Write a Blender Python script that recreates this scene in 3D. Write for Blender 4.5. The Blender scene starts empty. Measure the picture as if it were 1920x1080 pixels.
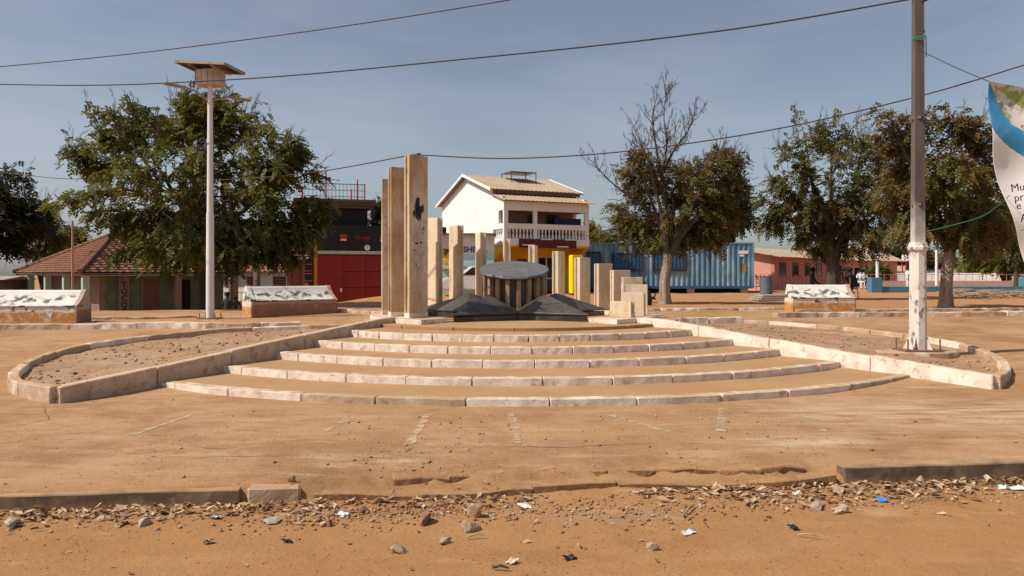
import bpy, bmesh, math, random
import numpy as np
from mathutils import Vector, Matrix, Euler
R = math.radians
random.seed(7)
S = bpy.context.scene
COL = S.collection
# ------------------------------------------------------------------ camera
FPX, HOR, CAMH = 1450.0, 515.0, 1.6          # focal length and horizon of the 1920x1080 photograph
cam_d = bpy.data.cameras.new('camera'); cam = bpy.data.objects.new('camera', cam_d); COL.objects.link(cam)
cam.location = (0, 0, CAMH); cam.rotation_euler = (R(90), 0, 0)
cam_d.sensor_width = 36; cam_d.lens = 36*FPX/1920
cam_d.shift_y = -(540-HOR)/1920
cam_d.clip_end = 3000; cam_d.clip_start = .05
S.camera = cam
# ------------------------------------------------------------------ sky, sun, exposure
SUN_AZ = math.atan2(-.95, -.30); SUN_EL = R(50)
W = bpy.data.worlds.new('World'); S.world = W; W.use_nodes = True
wn, wl = W.node_tree.nodes, W.node_tree.links
wn.clear()
sky = wn.new('ShaderNodeTexSky'); sky.sky_type = 'NISHITA'; sky.sun_disc = False
sky.sun_elevation = SUN_EL; sky.sun_rotation = SUN_AZ
sky.air_density = 1.0; sky.dust_density = 1.6; sky.ozone_density = 1.0
hs = wn.new('ShaderNodeHueSaturation'); hs.inputs['Saturation'].default_value = .78
tc = wn.new('ShaderNodeTexCoord'); mp = wn.new('ShaderNodeMapping'); mp.inputs['Scale'].default_value = (1.1, 2.2, 6.5)
mp.inputs['Rotation'].default_value = (.25, .2, .5)
nz = wn.new('ShaderNodeTexNoise'); nz.inputs['Scale'].default_value = 1.5; nz.inputs['Detail'].default_value = 5; nz.inputs['Roughness'].default_value = .55
rp = wn.new('ShaderNodeMapRange'); rp.inputs[1].default_value = .38; rp.inputs[2].default_value = .72; rp.inputs[3].default_value = 0; rp.inputs[4].default_value = .38
mx = wn.new('ShaderNodeMixRGB'); mx.inputs[2].default_value = (5.6, 5.9, 7.0, 1)
bg = wn.new('ShaderNodeBackground'); bg.inputs['Strength'].default_value = .098
wo = wn.new('ShaderNodeOutputWorld')
wl.new(tc.outputs['Generated'], mp.inputs[0]); wl.new(mp.outputs[0], nz.inputs['Vector']); wl.new(nz.outputs['Fac'], rp.inputs[0])
wl.new(sky.outputs[0], hs.inputs['Color']); wl.new(hs.outputs[0], mx.inputs[1]); wl.new(rp.outputs[0], mx.inputs[0])
wl.new(mx.outputs[0], bg.inputs[0]); wl.new(bg.outputs[0], wo.inputs[0])
sd = bpy.data.lights.new('sun', 'SUN'); sd.energy = 5.0; sd.angle = R(.53); sd.color = (1, .93, .82)
sun = bpy.data.objects.new('sun', sd); COL.objects.link(sun)
sv = Vector((math.sin(SUN_AZ)*math.cos(SUN_EL), math.cos(SUN_AZ)*math.cos(SUN_EL), math.sin(SUN_EL)))
sun.rotation_euler = (-sv).to_track_quat('-Z', 'Y').to_euler(); sun.location = sv*60
S.view_settings.view_transform = 'Standard'; S.view_settings.look = 'None'
S.view_settings.exposure = 0.0; S.view_settings.gamma = 1

# ------------------------------------------------------------------ helpers
def at(px, py, Y):                           # a point of the photograph at real distance Y
    return Vector(((px-960)/FPX*Y, Y, CAMH+(HOR-py)/FPX*Y))
def XX(px, Y): return (px-960)/FPX*Y
def ZZ(py, Y): return CAMH+(HOR-py)/FPX*Y
def smooth(a, b, v):
    t = min(1, max(0, (v-a)/(b-a))); return t*t*(3-2*t)
def tag(o, label=None, cat=None, group=None, kind=None):
    if label: o['label'] = label
    if cat: o['category'] = cat
    if group: o['group'] = group
    if kind: o['kind'] = kind
    return o
def link(o, parent=None):
    COL.objects.link(o)
    if parent is not None: o.parent = parent
    return o
def thing(name, label, cat, loc=(0, 0, 0), rz=0, group=None):
    o = bpy.data.objects.new(name, None); o.empty_display_size = .1
    o.location = loc; o.rotation_euler = (0, 0, rz); link(o)
    return tag(o, label, cat, group)
class MB:
    def __init__(s): s.v, s.f, s.m = [], [], []
    def add(s, verts, faces, mi=0):
        n = len(s.v); s.v += [tuple(v) for v in verts]; s.f += [tuple(i+n for i in f) for f in faces]; s.m += [mi]*len(faces); return s
    def box(s, x0, x1, y0, y1, z0, z1, mi=0, mat=None):
        v = [Vector((x, y, z)) for x in (x0, x1) for y in (y0, y1) for z in (z0, z1)]
        if mat is not None: v = [mat @ p for p in v]
        return s.add(v, [(0, 1, 3, 2), (4, 6, 7, 5), (0, 4, 5, 1), (2, 3, 7, 6), (0, 2, 6, 4), (1, 5, 7, 3)], mi)
    def prism(s, poly, y0, y1, mi=0, axis='y'):     # polygon in (x,z) extruded along y
        n = len(poly); A = [(p[0], y0, p[1]) for p in poly]; B = [(p[0], y1, p[1]) for p in poly]
        if axis == 'x': A = [(y0, p[0], p[1]) for p in poly]; B = [(y1, p[0], p[1]) for p in poly]
        if axis == 'z': A = [(p[0], p[1], y0) for p in poly]; B = [(p[0], p[1], y1) for p in poly]
        return s.add(A+B, [tuple(range(n)), tuple(range(2*n-1, n-1, -1))]+[(i, i+n, (i+1) % n+n, (i+1) % n) for i in range(n)], mi)
    def tube(s, pts, rad, n=8, mi=0, cap=True):
        pts = [Vector(p) for p in pts]
        if not hasattr(rad, '__len__'): rad = [rad]*len(pts)
        base = len(s.v); up = None
        for i, p in enumerate(pts):
            d = (pts[min(i+1, len(pts)-1)]-pts[max(i-1, 0)]).normalized()
            if up is None: up = Vector((0, 0, 1)) if abs(d.z) < .9 else Vector((1, 0, 0))
            a = d.cross(up); a = a.normalized() if a.length > 1e-6 else Vector((1, 0, 0)); b = a.cross(d).normalized(); up = b
            for k in range(n):
                t = 2*math.pi*k/n
                s.v.append(tuple(p+(a*math.cos(t)+b*math.sin(t))*rad[i]))
        for i in range(len(pts)-1):
            for k in range(n):
                s.f.append((base+i*n+k, base+i*n+(k+1) % n, base+(i+1)*n+(k+1) % n, base+(i+1)*n+k)); s.m.append(mi)
        if cap:
            s.f.append(tuple(base+k for k in range(n-1, -1, -1))); s.m.append(mi)
            e = base+(len(pts)-1)*n; s.f.append(tuple(e+k for k in range(n))); s.m.append(mi)
        return s
    def lathe(s, prof, n=16, c=(0, 0), mi=0):       # prof of (r,z)
        base = len(s.v)
        for r, z in prof:
            for k in range(n):
                t = 2*math.pi*k/n; s.v.append((c[0]+r*math.cos(t), c[1]+r*math.sin(t), z))
        for i in range(len(prof)-1):
            for k in range(n):
                s.f.append((base+i*n+k, base+i*n+(k+1) % n, base+(i+1)*n+(k+1) % n, base+(i+1)*n+k)); s.m.append(mi)
        s.f.append(tuple(base+k for k in range(n-1, -1, -1))); s.m.append(mi)
        e = base+(len(prof)-1)*n; s.f.append(tuple(e+k for k in range(n))); s.m.append(mi)
        return s
    def build(s, name, mats, parent=None, bevel=0, smooth_=False, jitter=0, fixn=True, seg=2):
        me = bpy.data.meshes.new(name)
        v = s.v
        if jitter: v = [(x+random.uniform(-jitter, jitter), y+random.uniform(-jitter, jitter), z+random.uniform(-jitter, jitter)) for x, y, z in v]
        me.from_pydata(v, [], s.f)
        if not isinstance(mats, (list, tuple)): mats = [mats]
        for m in mats: me.materials.append(m)
        if len(mats) > 1: me.polygons.foreach_set('material_index', s.m)
        if fixn or bevel:
            bm = bmesh.new(); bm.from_mesh(me)
            if fixn: bmesh.ops.recalc_face_normals(bm, faces=bm.faces)
            if bevel:
                ed = [e for e in bm.edges if len(e.link_faces) == 2 and e.calc_face_angle(0) > R(25)]
                bmesh.ops.bevel(bm, geom=ed, offset=bevel, segments=seg, affect='EDGES', clamp_overlap=True)
            bm.to_mesh(me); bm.free()
        if smooth_: me.polygons.foreach_set('use_smooth', [True]*len(me.polygons))
        o = bpy.data.objects.new(name, me); link(o, parent); return o
def text_part(name, body, size, mat, M4, parent, extrude=.004, align='CENTER', bold=0):
    cu = bpy.data.curves.new(name, 'FONT'); cu.body = body; cu.size = size; cu.extrude = extrude; cu.align_x = align; cu.offset = bold
    cu.resolution_u = 3
    t = bpy.data.objects.new(name+'_curve', cu); COL.objects.link(t)
    dg = bpy.context.evaluated_depsgraph_get(); me = bpy.data.meshes.new_from_object(t.evaluated_get(dg))
    bpy.data.objects.remove(t); me.materials.clear(); me.materials.append(mat)
    o = bpy.data.objects.new(name, me); link(o, parent); o.matrix_local = M4; return o
def frame(o, u, v, n):                        # matrix: local x->u, y->v, z->n
    u, v, n = Vector(u), Vector(v), Vector(n)
    return Matrix(((u.x, v.x, n.x, o[0]), (u.y, v.y, n.y, o[1]), (u.z, v.z, n.z, o[2]), (0, 0, 0, 1)))

# ------------------------------------------------------------------ materials
def c4(c): return (c[0], c[1], c[2], 1)
def mat(name, col, rough=.85, layers=(), bump=None, coord='pos', metal=0, spec=.3):
    """layers: dicts col + mask of kind n (noise) / z (height) / up (dust on upward faces) / v (voronoi)"""
    m = bpy.data.materials.new(name); m.use_nodes = True; t = m.node_tree; N, L = t.nodes, t.links
    b = N['Principled BSDF']; b.inputs['Roughness'].default_value = rough; b.inputs['Metallic'].default_value = metal
    b.inputs['Specular IOR Level'].default_value = spec
    if coord == 'pos': P = N.new('ShaderNodeNewGeometry').outputs['Position']
    else: P = N.new('ShaderNodeTexCoord').outputs['Object']
    def noise(sc, st=(1, 1, 1), det=6, ro=.6, off=0, dist=0):
        mp = N.new('ShaderNodeMapping'); mp.inputs['Scale'].default_value = st; mp.inputs['Location'].default_value = (off, off*.7, off*1.3)
        n = N.new('ShaderNodeTexNoise'); n.inputs['Scale'].default_value = sc; n.inputs['Detail'].default_value = det; n.inputs['Roughness'].default_value = ro
        n.inputs['Distortion'].default_value = dist
        L.new(P, mp.inputs[0]); L.new(mp.outputs[0], n.inputs['Vector']); return n.outputs['Fac']
    def rng(x, a, b_, lo=0, hi=1):
        r = N.new('ShaderNodeMapRange'); r.inputs[1].default_value = a; r.inputs[2].default_value = b_; r.inputs[3].default_value = lo; r.inputs[4].default_value = hi
        L.new(x, r.inputs[0]); return r.outputs[0]
    def math_(op, a, b_):
        q = N.new('ShaderNodeMath'); q.operation = op
        for i, x in enumerate((a, b_)):
            if isinstance(x, (int, float)): q.inputs[i].default_value = x
            else: L.new(x, q.inputs[i])
        return q.outputs[0]
    cur = None
    for i, ly in enumerate(layers):
        k = ly.get('k', 'n')
        if k == 'n': fac = rng(noise(ly['s'], ly.get('st', (1, 1, 1)), ly.get('d', 6), ly.get('r', .62), i*3.7+ly.get('o', 0), ly.get('dist', 0)), ly['a'], ly['b'])
        elif k == 'v':
            vo = N.new('ShaderNodeTexVoronoi'); vo.feature = 'DISTANCE_TO_EDGE'; vo.inputs['Scale'].default_value = ly['s']
            mp = N.new('ShaderNodeMapping'); mp.inputs['Scale'].default_value = ly.get('st', (1, 1, 1))
            L.new(P, mp.inputs[0]); L.new(mp.outputs[0], vo.inputs['Vector']); fac = rng(vo.outputs['Distance'], ly['b'], ly['a'])
        elif k == 'z':
            sx = N.new('ShaderNodeSeparateXYZ'); L.new(P, sx.inputs[0])
            z = math_('ADD', sx.outputs[2], math_('MULTIPLY', math_('SUBTRACT', noise(ly.get('s', 6), off=i*2.1), .5), ly.get('amp', .2)))
            fac = rng(z, ly['a'], ly['b'])
        elif k == 'up':
            g = N.new('ShaderNodeNewGeometry'); sx = N.new('ShaderNodeSeparateXYZ'); L.new(g.outputs['Normal'], sx.inputs[0])
            fac = rng(sx.outputs[2], ly.get('a', .5), ly.get('b', .85))
            fac = math_('MULTIPLY', fac, rng(noise(ly.get('s', 5), off=i), .25, .6))
        elif k == 'line':                      # signed distance to a line in plan: n.x*x+n.y*y-d
            sx = N.new('ShaderNodeSeparateXYZ'); L.new(P, sx.inputs[0])
            q = math_('ADD', math_('MULTIPLY', sx.outputs[0], ly['n'][0]), math_('MULTIPLY', sx.outputs[1], ly['n'][1]))
            q = math_('ADD', q, math_('MULTIPLY', math_('SUBTRACT', noise(ly.get('s', 2), off=i), .5), ly.get('amp', .5)))
            fac = rng(q, ly['a'], ly['b'])
        elif k == 'blob':                      # a round patch in plan, times noise
            sx = N.new('ShaderNodeVectorMath'); sx.operation = 'SUBTRACT'; sx.inputs[1].default_value = ly['c']; L.new(P, sx.inputs[0])
            sc = N.new('ShaderNodeVectorMath'); sc.operation = 'MULTIPLY'; sc.inputs[1].default_value = ly['inv']; L.new(sx.outputs[0], sc.inputs[0])
            le = N.new('ShaderNodeVectorMath'); le.operation = 'LENGTH'; L.new(sc.outputs[0], le.inputs[0])
            fac = math_('MULTIPLY', rng(le.outputs['Value'], 1, .25), rng(noise(ly.get('s', 4), ly.get('st', (1, 1, 1)), off=i), .42, .66))
        if 'amt' in ly: fac = math_('MULTIPLY', fac, ly['amt'])
        mxn = N.new('ShaderNodeMixRGB'); mxn.inputs[2].default_value = c4(ly['c'] if 'c' in ly and k != 'blob' else ly['col'])
        if cur is None: mxn.inputs[1].default_value = c4(col)
        else: L.new(cur, mxn.inputs[1])
        L.new(fac, mxn.inputs[0]); cur = mxn.outputs[0]
    if cur is None: b.inputs['Base Color'].default_value = c4(col)
    else: L.new(cur, b.inputs['Base Color'])
    if bump:
        h = None
        for sc, am in bump[1:]:
            q = math_('MULTIPLY', noise(sc, off=sc), am); h = q if h is None else math_('ADD', h, q)
        bn = N.new('ShaderNodeBump'); bn.inputs['Strength'].default_value = bump[0]; bn.inputs['Distance'].default_value = 1.0
        L.new(h, bn.inputs['Height']); L.new(bn.outputs[0], b.inputs['Normal'])
    return m
DUST = (.41, .245, .125)
def n_(c, s, a, b, amt=1, **k): return dict(c=c, s=s, a=a, b=b, amt=amt, **k)
M = {}
M['ground'] = mat('dusty_ground', (.345, .188, .085), .95, [
    n_((.41, .235, .118), .35, .42, .58), n_((.275, .138, .058), .9, .48, .66, .85), n_((.45, .285, .16), 1.7, .54, .66, .6, st=(.45, 1.3, 1)),
    n_((.24, .125, .058), 5, .54, .68, .65, st=(.6, 1.4, 1)), n_((.47, .31, .19), 3.0, .58, .70, .6, st=(.25, 1.8, 1)),
    dict(k='line', n=(.11, -1), a=-5.85, b=-5.45, c=(.345, .165, .058), s=3, amp=.5, amt=.7),
    dict(k='line', n=(0, 1), a=23, b=27, c=(.40, .18, .07), s=.4, amp=6, amt=.75),
    n_((.28, .125, .045), 1.4, .52, .66, .55, o=9), n_((.50, .34, .20), 2.2, .62, .72, .5, o=5, st=(.5, 1.5, 1)),
    dict(k='blob', c=(4.6, 8.3, .1), inv=(.33, .75, 0), col=(.53, .38, .25), s=3.2, st=(.5, 2.4, 1), amt=.85),
    dict(k='blob', c=(2.6, 6.9, .1), inv=(1.0, 2.2, 0), col=(.57, .42, .28), s=4, st=(.5, 2, 1), amt=.8),
    dict(k='blob', c=(-1.1, 6.2, .1), inv=(1.1, 4, 0), col=(.53, .38, .25), s=5, st=(.6, 2, 1), amt=.7),
    dict(k='blob', c=(.55, 5.15, 0), inv=(1.6, 4, 0), col=(.27, .20, .15), s=2, amt=.9),
    dict(k='blob', c=(-2.9, 6.6, 0), inv=(.6, 2.2, 0), col=(.26, .135, .06), s=7, amt=.8), dict(k='blob', c=(-.2, 6.6, 0), inv=(.5, 2, 0), col=(.27, .15, .075), s=9, amt=.8),
    n_((.17, .085, .04), 22, .62, .70, .6), n_((.52, .37, .24), 48, .64, .70, .55), n_((.15, .08, .04), 70, .64, .70, .6)],
    bump=(1.0, (2.2, .014), (9, .011), (30, .007), (90, .004), (220, .002)))
M['bed'] = mat('bed_soil', (.32, .185, .10), .95, [n_((.38, .24, .14), 1.2, .42, .62), n_((.22, .115, .06), 4, .50, .68, .8), n_((.45, .31, .2), 9, .58, .70, .6), n_((.14, .08, .045), 26, .60, .70, .7), n_((.5, .37, .26), 45, .63, .70, .6)],
    bump=(1.0, (4, .02), (14, .014), (45, .008), (110, .004)))
M['tread'] = mat('dusty_concrete', (0.354, 0.198, 0.091), .95, [n_((0.396, 0.231, 0.112), .8, .42, .62), n_((0.267, 0.140, 0.064), 2.5, .56, .74, .5), n_((0.221, 0.115, 0.054), 14, .6, .76, .35)],
    bump=(.5, (6, .004), (40, .0016), (140, .0007)))
WW = [n_((.62, .50, .40), 3.5, .45, .62, .8), n_((.42, .27, .17), 7, .54, .68, .75), n_((.30, .18, .11), 22, .60, .70, .7), dict(k='up', c=DUST, a=.5, b=.9, s=4, amt=.95)]
M['white_kerb'] = mat('whitewashed_concrete', (.80, .69, .585), .9, WW, bump=(.7, (14, .008), (60, .003)))
M['kerb_worn'] = mat('worn_kerb', (.46, .32, .21), .95, [n_((.66, .55, .44), 3, .50, .62, .7), n_((.27, .16, .1), 6, .55, .7, .8), n_((.2, .12, .08), 25, .6, .72, .6), dict(k='up', c=DUST, a=.5, b=.9, s=4, amt=.9)],
    bump=(.9, (9, .012), (50, .004)))
M['road_kerb'] = mat('stained_road_kerb', (.13, .085, .058), .9, [n_((.30, .2, .13), 4, .45, .65), dict(k='z', a=.055, b=.0, c=(.34, .175, .08), amp=.07, s=5), n_((.42, .33, .25), 9, .62, .72, .6), dict(k='up', c=DUST, a=.5, b=.9, s=4)],
    bump=(.6, (18, .005), (70, .002)))
M['crack'] = mat('crack', (.13, .075, .045), .95)
M['faint_paint'] = mat('faint_paint', (.52, .37, .235), .95)
_t = M['faint_paint'].node_tree; _g = _t.nodes.new('ShaderNodeNewGeometry'); _n = _t.nodes.new('ShaderNodeTexNoise'); _n.inputs['Scale'].default_value = 11; _n.inputs['Detail'].default_value = 8; _r = _t.nodes.new('ShaderNodeMapRange')   # worn away in patches
_r.inputs[1].default_value = .36; _r.inputs[2].default_value = .60; _r.inputs[4].default_value = .85
_t.links.new(_g.outputs['Position'], _n.inputs['Vector']); _t.links.new(_n.outputs['Fac'], _r.inputs[0]); _t.links.new(_r.outputs[0], _t.nodes['Principled BSDF'].inputs['Alpha'])
M['kerb_shade_toned'] = mat('dirty_whitewash', (.56, .42, .31), .95, [n_((.44, .29, .19), 4, .45, .62, .8), n_((.28, .17, .105), 9, .54, .68, .75), n_((.2, .12, .08), 28, .6, .70, .7), dict(k='up', c=(.52, .36, .225), a=.5, b=.9, s=4, amt=.9)], bump=(.8, (14, .009), (60, .003)))  # base darkened to stand in for shade on the left kerb, plus dirt
M['earth_edge'] = mat('crumbling_edge', (.30, .155, .068), .95, [n_((.22, .105, .045), 6, .45, .62, .8), n_((.40, .25, .14), 14, .55, .68, .7), dict(k='up', c=(.375, .205, .095), a=.5, b=.85, s=4)], bump=(1.0, (14, .02), (60, .006)))
M['travertine'] = mat('travertine', (.64, .485, .315), .55, [n_((.78, .65, .49), 1.6, .40, .62, st=(1, 1, .5)), n_((.46, .28, .13), 2.2, .52, .72, .85, st=(1, 1, .45)), n_((.36, .25, .16), 9, .58, .72, .55),
    n_((.25, .18, .13), 30, .66, .74, .5), dict(k='up', c=DUST, a=.6, b=.95, s=4)], bump=(.25, (25, .003), (90, .001)), spec=.35)
M['travertine_stained_shade'] = mat('stained_travertine', (.53, .39, .25), .6, [n_((.64, .53, .41), 1.3, .44, .60, st=(1.3, 1.3, .5)), n_((.36, .20, .075), 1.6, .50, .64, .9, st=(1.2, 1.2, .5), o=4), n_((.30, .20, .13), 6, .56, .70, .7), n_((.17, .12, .09), 20, .64, .72, .7), dict(k='up', c=DUST, a=.6, b=.95, s=4)], bump=(.3, (25, .004), (90, .0015)), spec=.3)  # stains over a base darkened to imitate shade on the tall pillars
M['granite'] = mat('black_granite', (.022, .020, .019), .42, [n_((.085, .07, .055), 2.2, .42, .68, .8), n_((.16, .12, .085), 7, .56, .75, .6), dict(k='up', c=(.14, .11, .08), a=.2, b=.95, s=2.5, amt=.35)], bump=(.15, (30, .002), (120, .0008)), spec=.5)
M['granite_top'] = mat('grey_granite_disc', (.10, .095, .095), .38, [n_((.17, .15, .14), 3, .42, .65, .9, dist=1.5), n_((.06, .055, .055), 8, .55, .7, .7)], bump=(.2, (25, .002), (110, .001)), spec=.5)
M['fin'] = mat('brown_fin', (.33, .22, .13), .7, [n_((.24, .15, .09), 6, .45, .65)], bump=(.2, (40, .002)))
M['steel'] = mat('galvanised_steel', (.72, .70, .68), .5, [n_((.60, .55, .50), 4, .5, .7, .7, st=(1, 1, .3))])
M['dusty_metal'] = mat('dusty_metal', (.38, .28, .21), .7, [n_((.28, .19, .13), 5, .45, .65)])
M['panel'] = mat('solar_panel', (.03, .035, .06), .25, [dict(k='up', c=DUST, a=.3, b=.9, s=2, amt=.6)], spec=.6)
M['cable'] = mat('cable', (.035, .032, .035), .6)
M['rustcable'] = mat('red_brown_cable', (.075, .042, .034), .7)
M['greenrope'] = mat('green_rope', (.04, .22, .09), .8)
M['pole_white'] = mat('flaking_white_pole', (.70, .64, .58), .8, [n_((.16, .13, .11), 9, .58, .64, .9, st=(1, 1, .5)), n_((.52, .40, .30), 5, .52, .7, .7), n_((.10, .08, .07), 28, .64, .68, .8)], bump=(.5, (20, .004), (70, .002)))
M['pole_grey'] = mat('weathered_pole', (.125, .10, .085), .8, [n_((.085, .068, .058), 3, .45, .65, st=(2, 2, .4)), n_((.19, .155, .13), 9, .6, .72, .6), dict(k='z', a=2.9, b=2.1, c=(.66, .61, .56), amp=1.2, s=5, amt=.75)], bump=(.4, (20, .004)))
M['rust'] = mat('rust', (.17, .085, .05), .85, [n_((.27, .15, .08), 10, .45, .65)])
M['rock'] = mat('rubble_stone', (.36, .24, .155), .95, [n_((.46, .34, .24), 9, .42, .62), n_((.24, .14, .08), 16, .52, .7, .8)], bump=(.8, (20, .01), (70, .004)))
M['brickrock'] = mat('laterite_stone', (.25, .125, .07), .95, [n_((.36, .2, .12), 14, .45, .65), n_((.16, .08, .045), 30, .55, .7, .8)], bump=(.9, (25, .012), (80, .004)))
M['greyrock'] = mat('grey_stone', (.34, .265, .195), .95, [n_((.43, .35, .27), 9, .42, .62), n_((.28, .22, .17), 20, .55, .7, .8)], bump=(.8, (25, .01), (80, .004)))
M['paper'] = mat('paper', (.78, .76, .73), .8)
M['black'] = mat('black_plastic', (.025, .025, .028), .6)
M['wood'] = mat('dry_stick', (.42, .31, .21), .9, [n_((.25, .16, .1), 20, .45, .65)])
M['bluewrap'] = mat('blue_wrapper', (.03, .2, .5), .4)
M['mintwrap'] = mat('pale_green_wrapper', (.55, .72, .66), .5)
# ------------------------------------------------------------------ terrain
rngn = np.random.default_rng(5)
def vnoise(x, y, s, seed):
    x = np.asarray(x)*s; y = np.asarray(y)*s
    xi = np.floor(x).astype(int); yi = np.floor(y).astype(int); fx = x-xi; fy = y-yi
    fx = fx*fx*(3-2*fx); fy = fy*fy*(3-2*fy)
    def h(a, b): 
        q = (a*374761393+b*668265263+seed*974711) & 0x7fffffff
        q = ((q ^ (q >> 13))*1274126177) & 0x7fffffff
        return ((q ^ (q >> 16)) & 0xffff)/65535.0
    return (h(xi, yi)*(1-fx)+h(xi+1, yi)*fx)*(1-fy)+(h(xi, yi+1)*(1-fx)+h(xi+1, yi+1)*fx)*fy
def sm(a, b, v):
    t = np.clip((v-a)/(b-a), 0, 1); return t*t*(3-2*t)
def yk(x): return 5.62+.11*x                    # the road kerb line
def z_far(x, y):                                # the square: rises to the monument, falls away behind on the left
    z = .1+np.clip((y-9.6), 0, 8.4)*.0476+.10*sm(18, 25, y)
    z = z-1.22*sm(21.5, 33, y)*sm(5, 13, -np.asarray(x))
    return z
def ground_h(x, y):
    x = np.asarray(x, float); y = np.asarray(y, float)
    t = y-yk(x); near = sm(14, 7, y)
    mid = sm(-1.75, -1.2, x)*sm(2.75, 2.35, x)   # kerb is gone here: an eroded bank
    n1 = vnoise(x, y, 1.7, 1)-.5; n2 = vnoise(x, y, 5, 2)-.5; n3 = vnoise(x, y, 15, 3)-.5; n4 = vnoise(x, y, 40, 4)-.5
    tt = t+.12*n1+.06*n2
    bank = .036*sm(-.015, .015, t+.012*n3+.02*n1)+.046*sm(.22, .29, t+.10*n1+.06*n2+.05*n3)+.031*sm(.35, .9, t)
    hard = .113*sm(.0, .03, t)
    step = hard*(1-mid)+bank*mid
    rough = (.012*n1+.016*n2+.010*n3+.006*n4)*sm(.35, -.1, t)*sm(-1.4, -.2, t)+(.010*n1+.005*n2)*sm(-.9, -1.5, t)
    rough = rough*(1-.6*mid*sm(-.05, .02, t))+(.022*n3+.012*n2+.012*n4)*mid*sm(.17, .26, t)*sm(.75, .35, t)
    pl = (.006*n1+.0025*n2)*sm(.2, .8, t)
    z = step+rough+pl+(z_far(x, y)-.1)
    far = sm(16, 30, y); z = z+far*(.05*n1+.12*(vnoise(x, y, .2, 9)-.5))
    return z
def axis(segs):
    out = [segs[0][0]]
    for a, b, n in segs: out += list(np.linspace(a, b, n+1)[1:])
    return np.array(out)
xs = axis([(-900, -120, 6), (-120, -40, 10), (-40, -12, 28), (-12, -5.5, 26), (-5.5, 5.8, 200), (5.8, 12, 26), (12, 40, 28), (40, 120, 10), (120, 900, 6)])
ys = axis([(-40, 2, 6), (2, 3.5, 8), (3.5, 7.2, 130), (7.2, 12, 40), (12, 36, 60), (36, 60, 16), (60, 150, 10), (150, 1600, 6)])
GX, GY = np.meshgrid(xs, ys); GZ = ground_h(GX, GY)
nx, ny = len(xs), len(ys)
gv = np.stack([GX.ravel(), GY.ravel(), GZ.ravel()], 1)
ii = np.arange((ny-1)*nx).reshape(ny-1, nx)[:, :-1].ravel()
gf = np.stack([ii, ii+1, ii+1+nx, ii+nx], 1)
def np_mesh(name, v, f, mats, parent=None, smooth_=False, mi=None):
    me = bpy.data.meshes.new(name); me.vertices.add(len(v)); me.vertices.foreach_set('co', np.asarray(v, np.float32).ravel())
    k = f.shape[1]; me.loops.add(f.size); me.loops.foreach_set('vertex_index', f.astype(np.int32).ravel())
    me.polygons.add(len(f)); me.polygons.foreach_set('loop_start', np.arange(0, f.size, k, dtype=np.int32))
    for m in (mats if isinstance(mats, (list, tuple)) else [mats]): me.materials.append(m)
    if mi is not None: me.polygons.foreach_set('material_index', mi.astype(np.int32))
    if smooth_: me.polygons.foreach_set('use_smooth', np.ones(len(f), bool))
    me.update(calc_edges=True); me.validate()
    o = bpy.data.objects.new(name, me); link(o, parent); return o
ground = np_mesh('ground', gv, gf, M['ground'], smooth_=True); tag(ground, 'dusty red-brown earth and worn paving of the square', kind='structure')
def gz(x, y): return float(ground_h(np.array([x]), np.array([y]))[0])

def ribbon(name, pts, w, m, parent, lift=.004, wob=.0, sub=8, taper=False):   # a thin strip laid on the ground
    P = []
    for (a, b) in zip(pts[:-1], pts[1:]):
        for k in range(sub): P.append((a[0]+(b[0]-a[0])*k/sub, a[1]+(b[1]-a[1])*k/sub))
    P.append(pts[-1]); mb = MB(); L_ = []
    for i, p in enumerate(P):
        q0 = P[max(i-1, 0)]; q1 = P[min(i+1, len(P)-1)]; d = Vector((q1[0]-q0[0], q1[1]-q0[1])).normalized(); n = Vector((-d.y, d.x))
        ww = w*random.uniform(.6, 1.2) if wob else w
        if taper: ww *= max(.15, math.sin(math.pi*(i+.3)/(len(P)+.3)))
        o = random.uniform(-wob, wob)
        for s in (-.5, .5):
            x = p[0]+n.x*(ww*s+o); y = p[1]+n.y*(ww*s+o); L_.append((x, y, gz(x, y)+lift))
    mb.add(L_, [(2*i, 2*i+1, 2*i+3, 2*i+2) for i in range(len(P)-1)])
    return mb.build(name, m, parent, fixn=False)
def gp(px, py):                                  # ground point seen at a pixel on the flat forecourt
    Y = FPX*(CAMH-.1)/(py-HOR); return (XX(px, Y), Y)
for pts in ([(240, 820), (362, 780)], [(765, 836), (785, 806), (804, 778)], [(957, 778), (966, 806), (972, 828), (960, 838)], [(1354, 768), (1350, 812)], [(1505, 775), (1545, 812)], [(600, 815), (660, 785)], [(1140, 780), (1260, 815)]):
    ribbon('painted_line', [gp(*p) for p in pts], .085, M['faint_paint'], ground, wob=.012)
for pts in ([(780, 841), (1060, 842), (1235, 834)], [(230, 856), (300, 850)], [(365, 862), (545, 858)], [(80, 762), (92, 790), (10, 805)], [(760, 853), (772, 842)], [(365, 842), (430, 846)]):
    ribbon('paving_crack', [gp(*p) for p in pts], .011, M['crack'], ground, wob=.012, taper=True, lift=.0045)

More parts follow.
